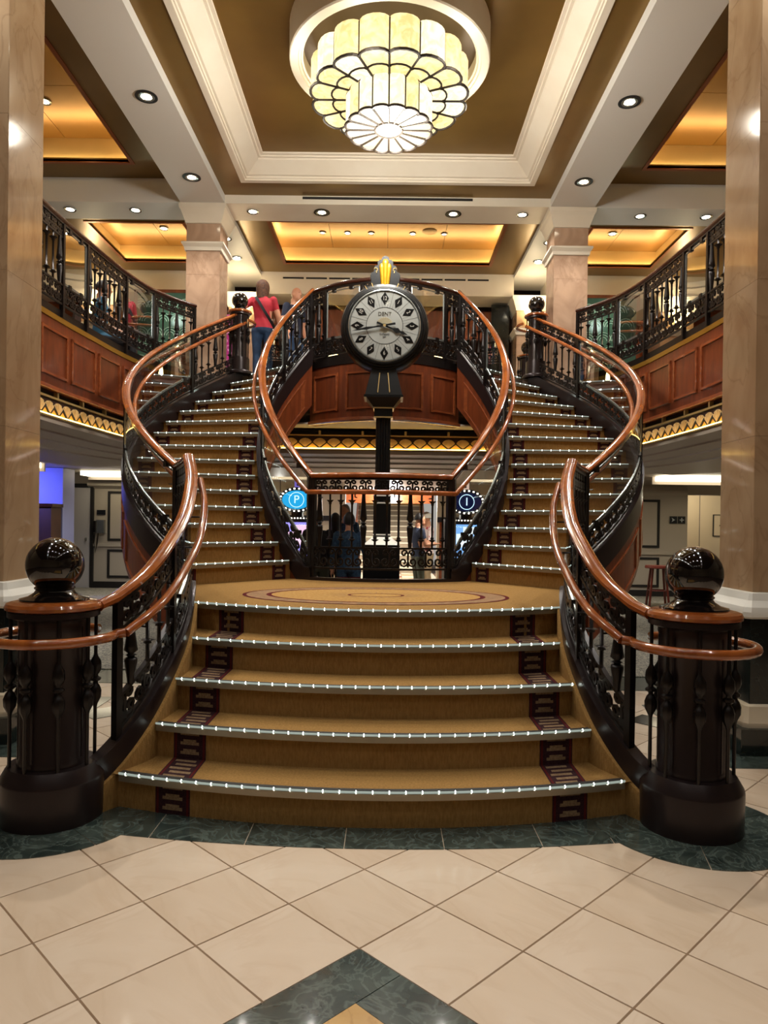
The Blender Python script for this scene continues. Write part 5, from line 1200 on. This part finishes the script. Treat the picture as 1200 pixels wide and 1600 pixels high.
    if hair:
        hm = MB(); rings = []
        for i in range(10):
            t = i/9; th = t*(1.65+hair_len); rr = []
            for k in range(18):
                a = 2*pi*k/18; front = max(0, sin(a)); th2 = th*(1-.52*front) 
                if th2 <= pi/2: z = cos(th2)*.125; r = sin(th2)
                else: z = -(th2-pi/2)*.16; r = 1-.08*(th2-pi/2)
                wob = 1+.03*sin(k*3+i)
                rr.append(Matrix.Translation(hd) @ Rm @ Vector((.086*vol*r*cos(a)*wob, -.012+.108*r*sin(a)*wob*(vol if front == 0 else .93), .012+z)))
            rings.append(rr)
        hm.loft(rings, caps=False); kid('hair', hm, hair)
    return root, kid, j, hd, Rm
HB = mat('hair_brown', (98, 62, 38), .75, c2=(64, 40, 26), scale=40); HK = mat('hair_black', (24, 18, 16), .5); HG = mat('hair_grey', (120, 104, 92), .6)
REDS = mat('red_shirt', (172, 30, 46), .8, c2=(156, 24, 40), scale=8); JEAN = mat('blue_jeans', (34, 62, 96), .8, c2=(26, 48, 78), scale=12); SHOE = mat('dark_shoes', (30, 26, 26), .6)
BLUES = mat('blue_print_shirt', (50, 84, 116), .8, c2=(30, 54, 82), scale=30); WINE = mat('wine_trousers', (96, 20, 38), .8); BLKC = mat('black_clothes', (20, 18, 22), .85); FLOR = mat('floral_shirt', (226, 206, 200), .8, c2=(170, 50, 60), scale=16, lo=.55, hi=.6)
TEAL = mat('teal_shirt', (40, 92, 120), .8); KHAKI = mat('khaki_shorts', (150, 128, 96), .8); NAVYC = mat('navy_shirt', (28, 36, 58), .8); OLIVE = mat('olive_trousers', (70, 74, 62), .8)
root, kid, j, hd, Rm = person('woman in red T-shirt and jeans reaching for the top left newel rail', (-1.86, 10.72, 3.5), 0, 1.57, dict(torso=REDS, arm=REDS, leg=JEAN, shoe=SHOE, sleeve=.62, hem=.02),
    J=dict(shL=(-.17, .02, 1.385), elL=(-.33, -.12, 1.21), wrL=(-.33, -.36, 1.00), _handL=(-.15, -1, -.25), elR=(.25, .03, 1.13), wrR=(.29, .12, .90), knR=(.10, .12, .50), anR=(.10, -.02, .1), toR=(.11, .13, .05), _yaw=-.5), hair=HB, hair_len=1.15, vol=1.22)
st = MB(); P = [(-.10, .02, 1.455), (-.10, -.10, 1.41), (-.02, -.165, 1.28), (.08, -.165, 1.12), (.17, -.13, .98), (.2, 0, .92)]
st.loft([[Vector(p)+Vector(q) for q in ((-.022, -.004, -.008), (.022, -.004, .008), (.022, .006, .008), (-.022, .006, -.008))] for p in P]); kid('bag_strap', st, BLKC)
bg = MB(); bg.obox((.24, .02, .86), (.07, .24, .18)); kid('shoulder_bag', bg, BLKC)
person('bald man standing behind the inner rail beside the red shirt', (-1.47, 11.35, 3.5), pi+.9, 1.66, dict(torso=NAVYC, arm=NAVYC, leg=JEAN, shoe=SHOE, skin=SKIN, sleeve=.7))
sit = dict(hiL=(-.09, .02, .88), knL=(-.11, .42, .86), anL=(-.11, .44, .46), toL=(-.11, .60, .42), hiR=(.09, .02, .88), knR=(.11, .42, .86), anR=(.11, .44, .46), toR=(.11, .60, .42), elL=(-.24, .08, 1.14), wrL=(-.16, .32, 1.06), elR=(.24, .08, 1.14), wrR=(.16, .32, 1.06))
person('dark haired man in blue shirt seated behind the left balcony rail', (-4.02, 10.0, 3.5-.40), -1.1, 1.68, dict(torso=TEAL, arm=TEAL, leg=BLKC, shoe=SHOE, skin=SKIN2, sleeve=.8), J=sit, hair=HK)
ch_ = thing('armchair', 'dark upholstered chair under the man in blue on the left balcony', 'chair', (-4.05, 10.0, 3.5)); m = MB(); m.obox((-4.05, 9.98, 3.80), (.5, .5, .12), -1.1); m.build('seat', DKWALL, ch_, 0)
m = MB(); c_, s_ = cos(-1.1), sin(-1.1); m.obox((-4.05+s_*.27, 9.98-c_*.27, 4.05), (.5, .08, .55), -1.1); m.build('backrest', DKWALL, ch_, 0)
for a, b in ((-.2, -.2), (.2, -.2), (.2, .2), (-.2, .2)): m = MB(); xx, yy = -4.05+a*c_-b*s_, 9.98+a*s_+b*c_; m.tube([(xx, yy, 3.5), (xx, yy, 3.75)], .02, 6); m.build('leg', IRON, ch_)
person('person in white cap and floral shirt near the distant stairs', (.86, 14.0, 0), 1.9, 1.66, dict(torso=FLOR, arm=FLOR, leg=KHAKI, shoe=SHOE, sleeve=.85, leg_to=.4), J=dict(elL=(-.24, .05, 1.12), wrL=(-.14, .26, 1.08), elR=(.24, .05, 1.12), wrR=(.14, .26, 1.06)), hair=HG)
p_ = bpy.data.objects[[o.name for o in COL.objects if o.name.startswith('person')][-1]]
m = MB(); m.lathe([(.10, 0), (.102, .03), (.09, .07), (.055, .10), (0, .112), (0, .05)], 18, (.86-.02, 14.0, 1.565)); m.obox((.86-.12, 13.96, 1.57), (.16, .13, .012), .2); m.build('cap', WHITE, p_, 60)
person('dark haired man in navy shirt behind a thick baluster', (.62, 12.9, 0), -1.2, 1.62, dict(torso=NAVYC, arm=NAVYC, leg=OLIVE, shoe=SHOE, skin=SKIN2, sleeve=.6), J=dict(elL=(-.24, .05, 1.12), wrL=(-.14, .28, 1.16), elR=(.24, .05, 1.12), wrR=(.14, .30, 1.14)), hair=HK)
person('person with black hair, blue patterned shirt and wine trousers', (-.45, 9.55, 0), .1, 1.56, dict(torso=BLUES, arm=BLUES, leg=WINE, shoe=SHOE, sleeve=1.3, hem=-.12), hair=HK, hair_len=.3)
person('person with long black hair in all black clothes', (-.70, 10.3, 0), -.1, 1.56, dict(torso=BLKC, arm=BLKC, leg=BLKC, shoe=SHOE, sleeve=1.3), hair=HK, hair_len=1.6)
person('grey haired man behind the blue patterned shirt', (-.62, 11.6, 0), pi-.4, 1.72, dict(torso=BLUES, arm=BLUES, leg=OLIVE, shoe=SHOE, skin=SKIN2, sleeve=1.3), hair=HG)
person('person in dark jacket at the left corner post of the landing rail', (-.90, 9.85, 0), .3, 1.58, dict(torso=BLKC, arm=BLKC, leg=OLIVE, shoe=SHOE, sleeve=1.3), hair=HK, hair_len=.2)
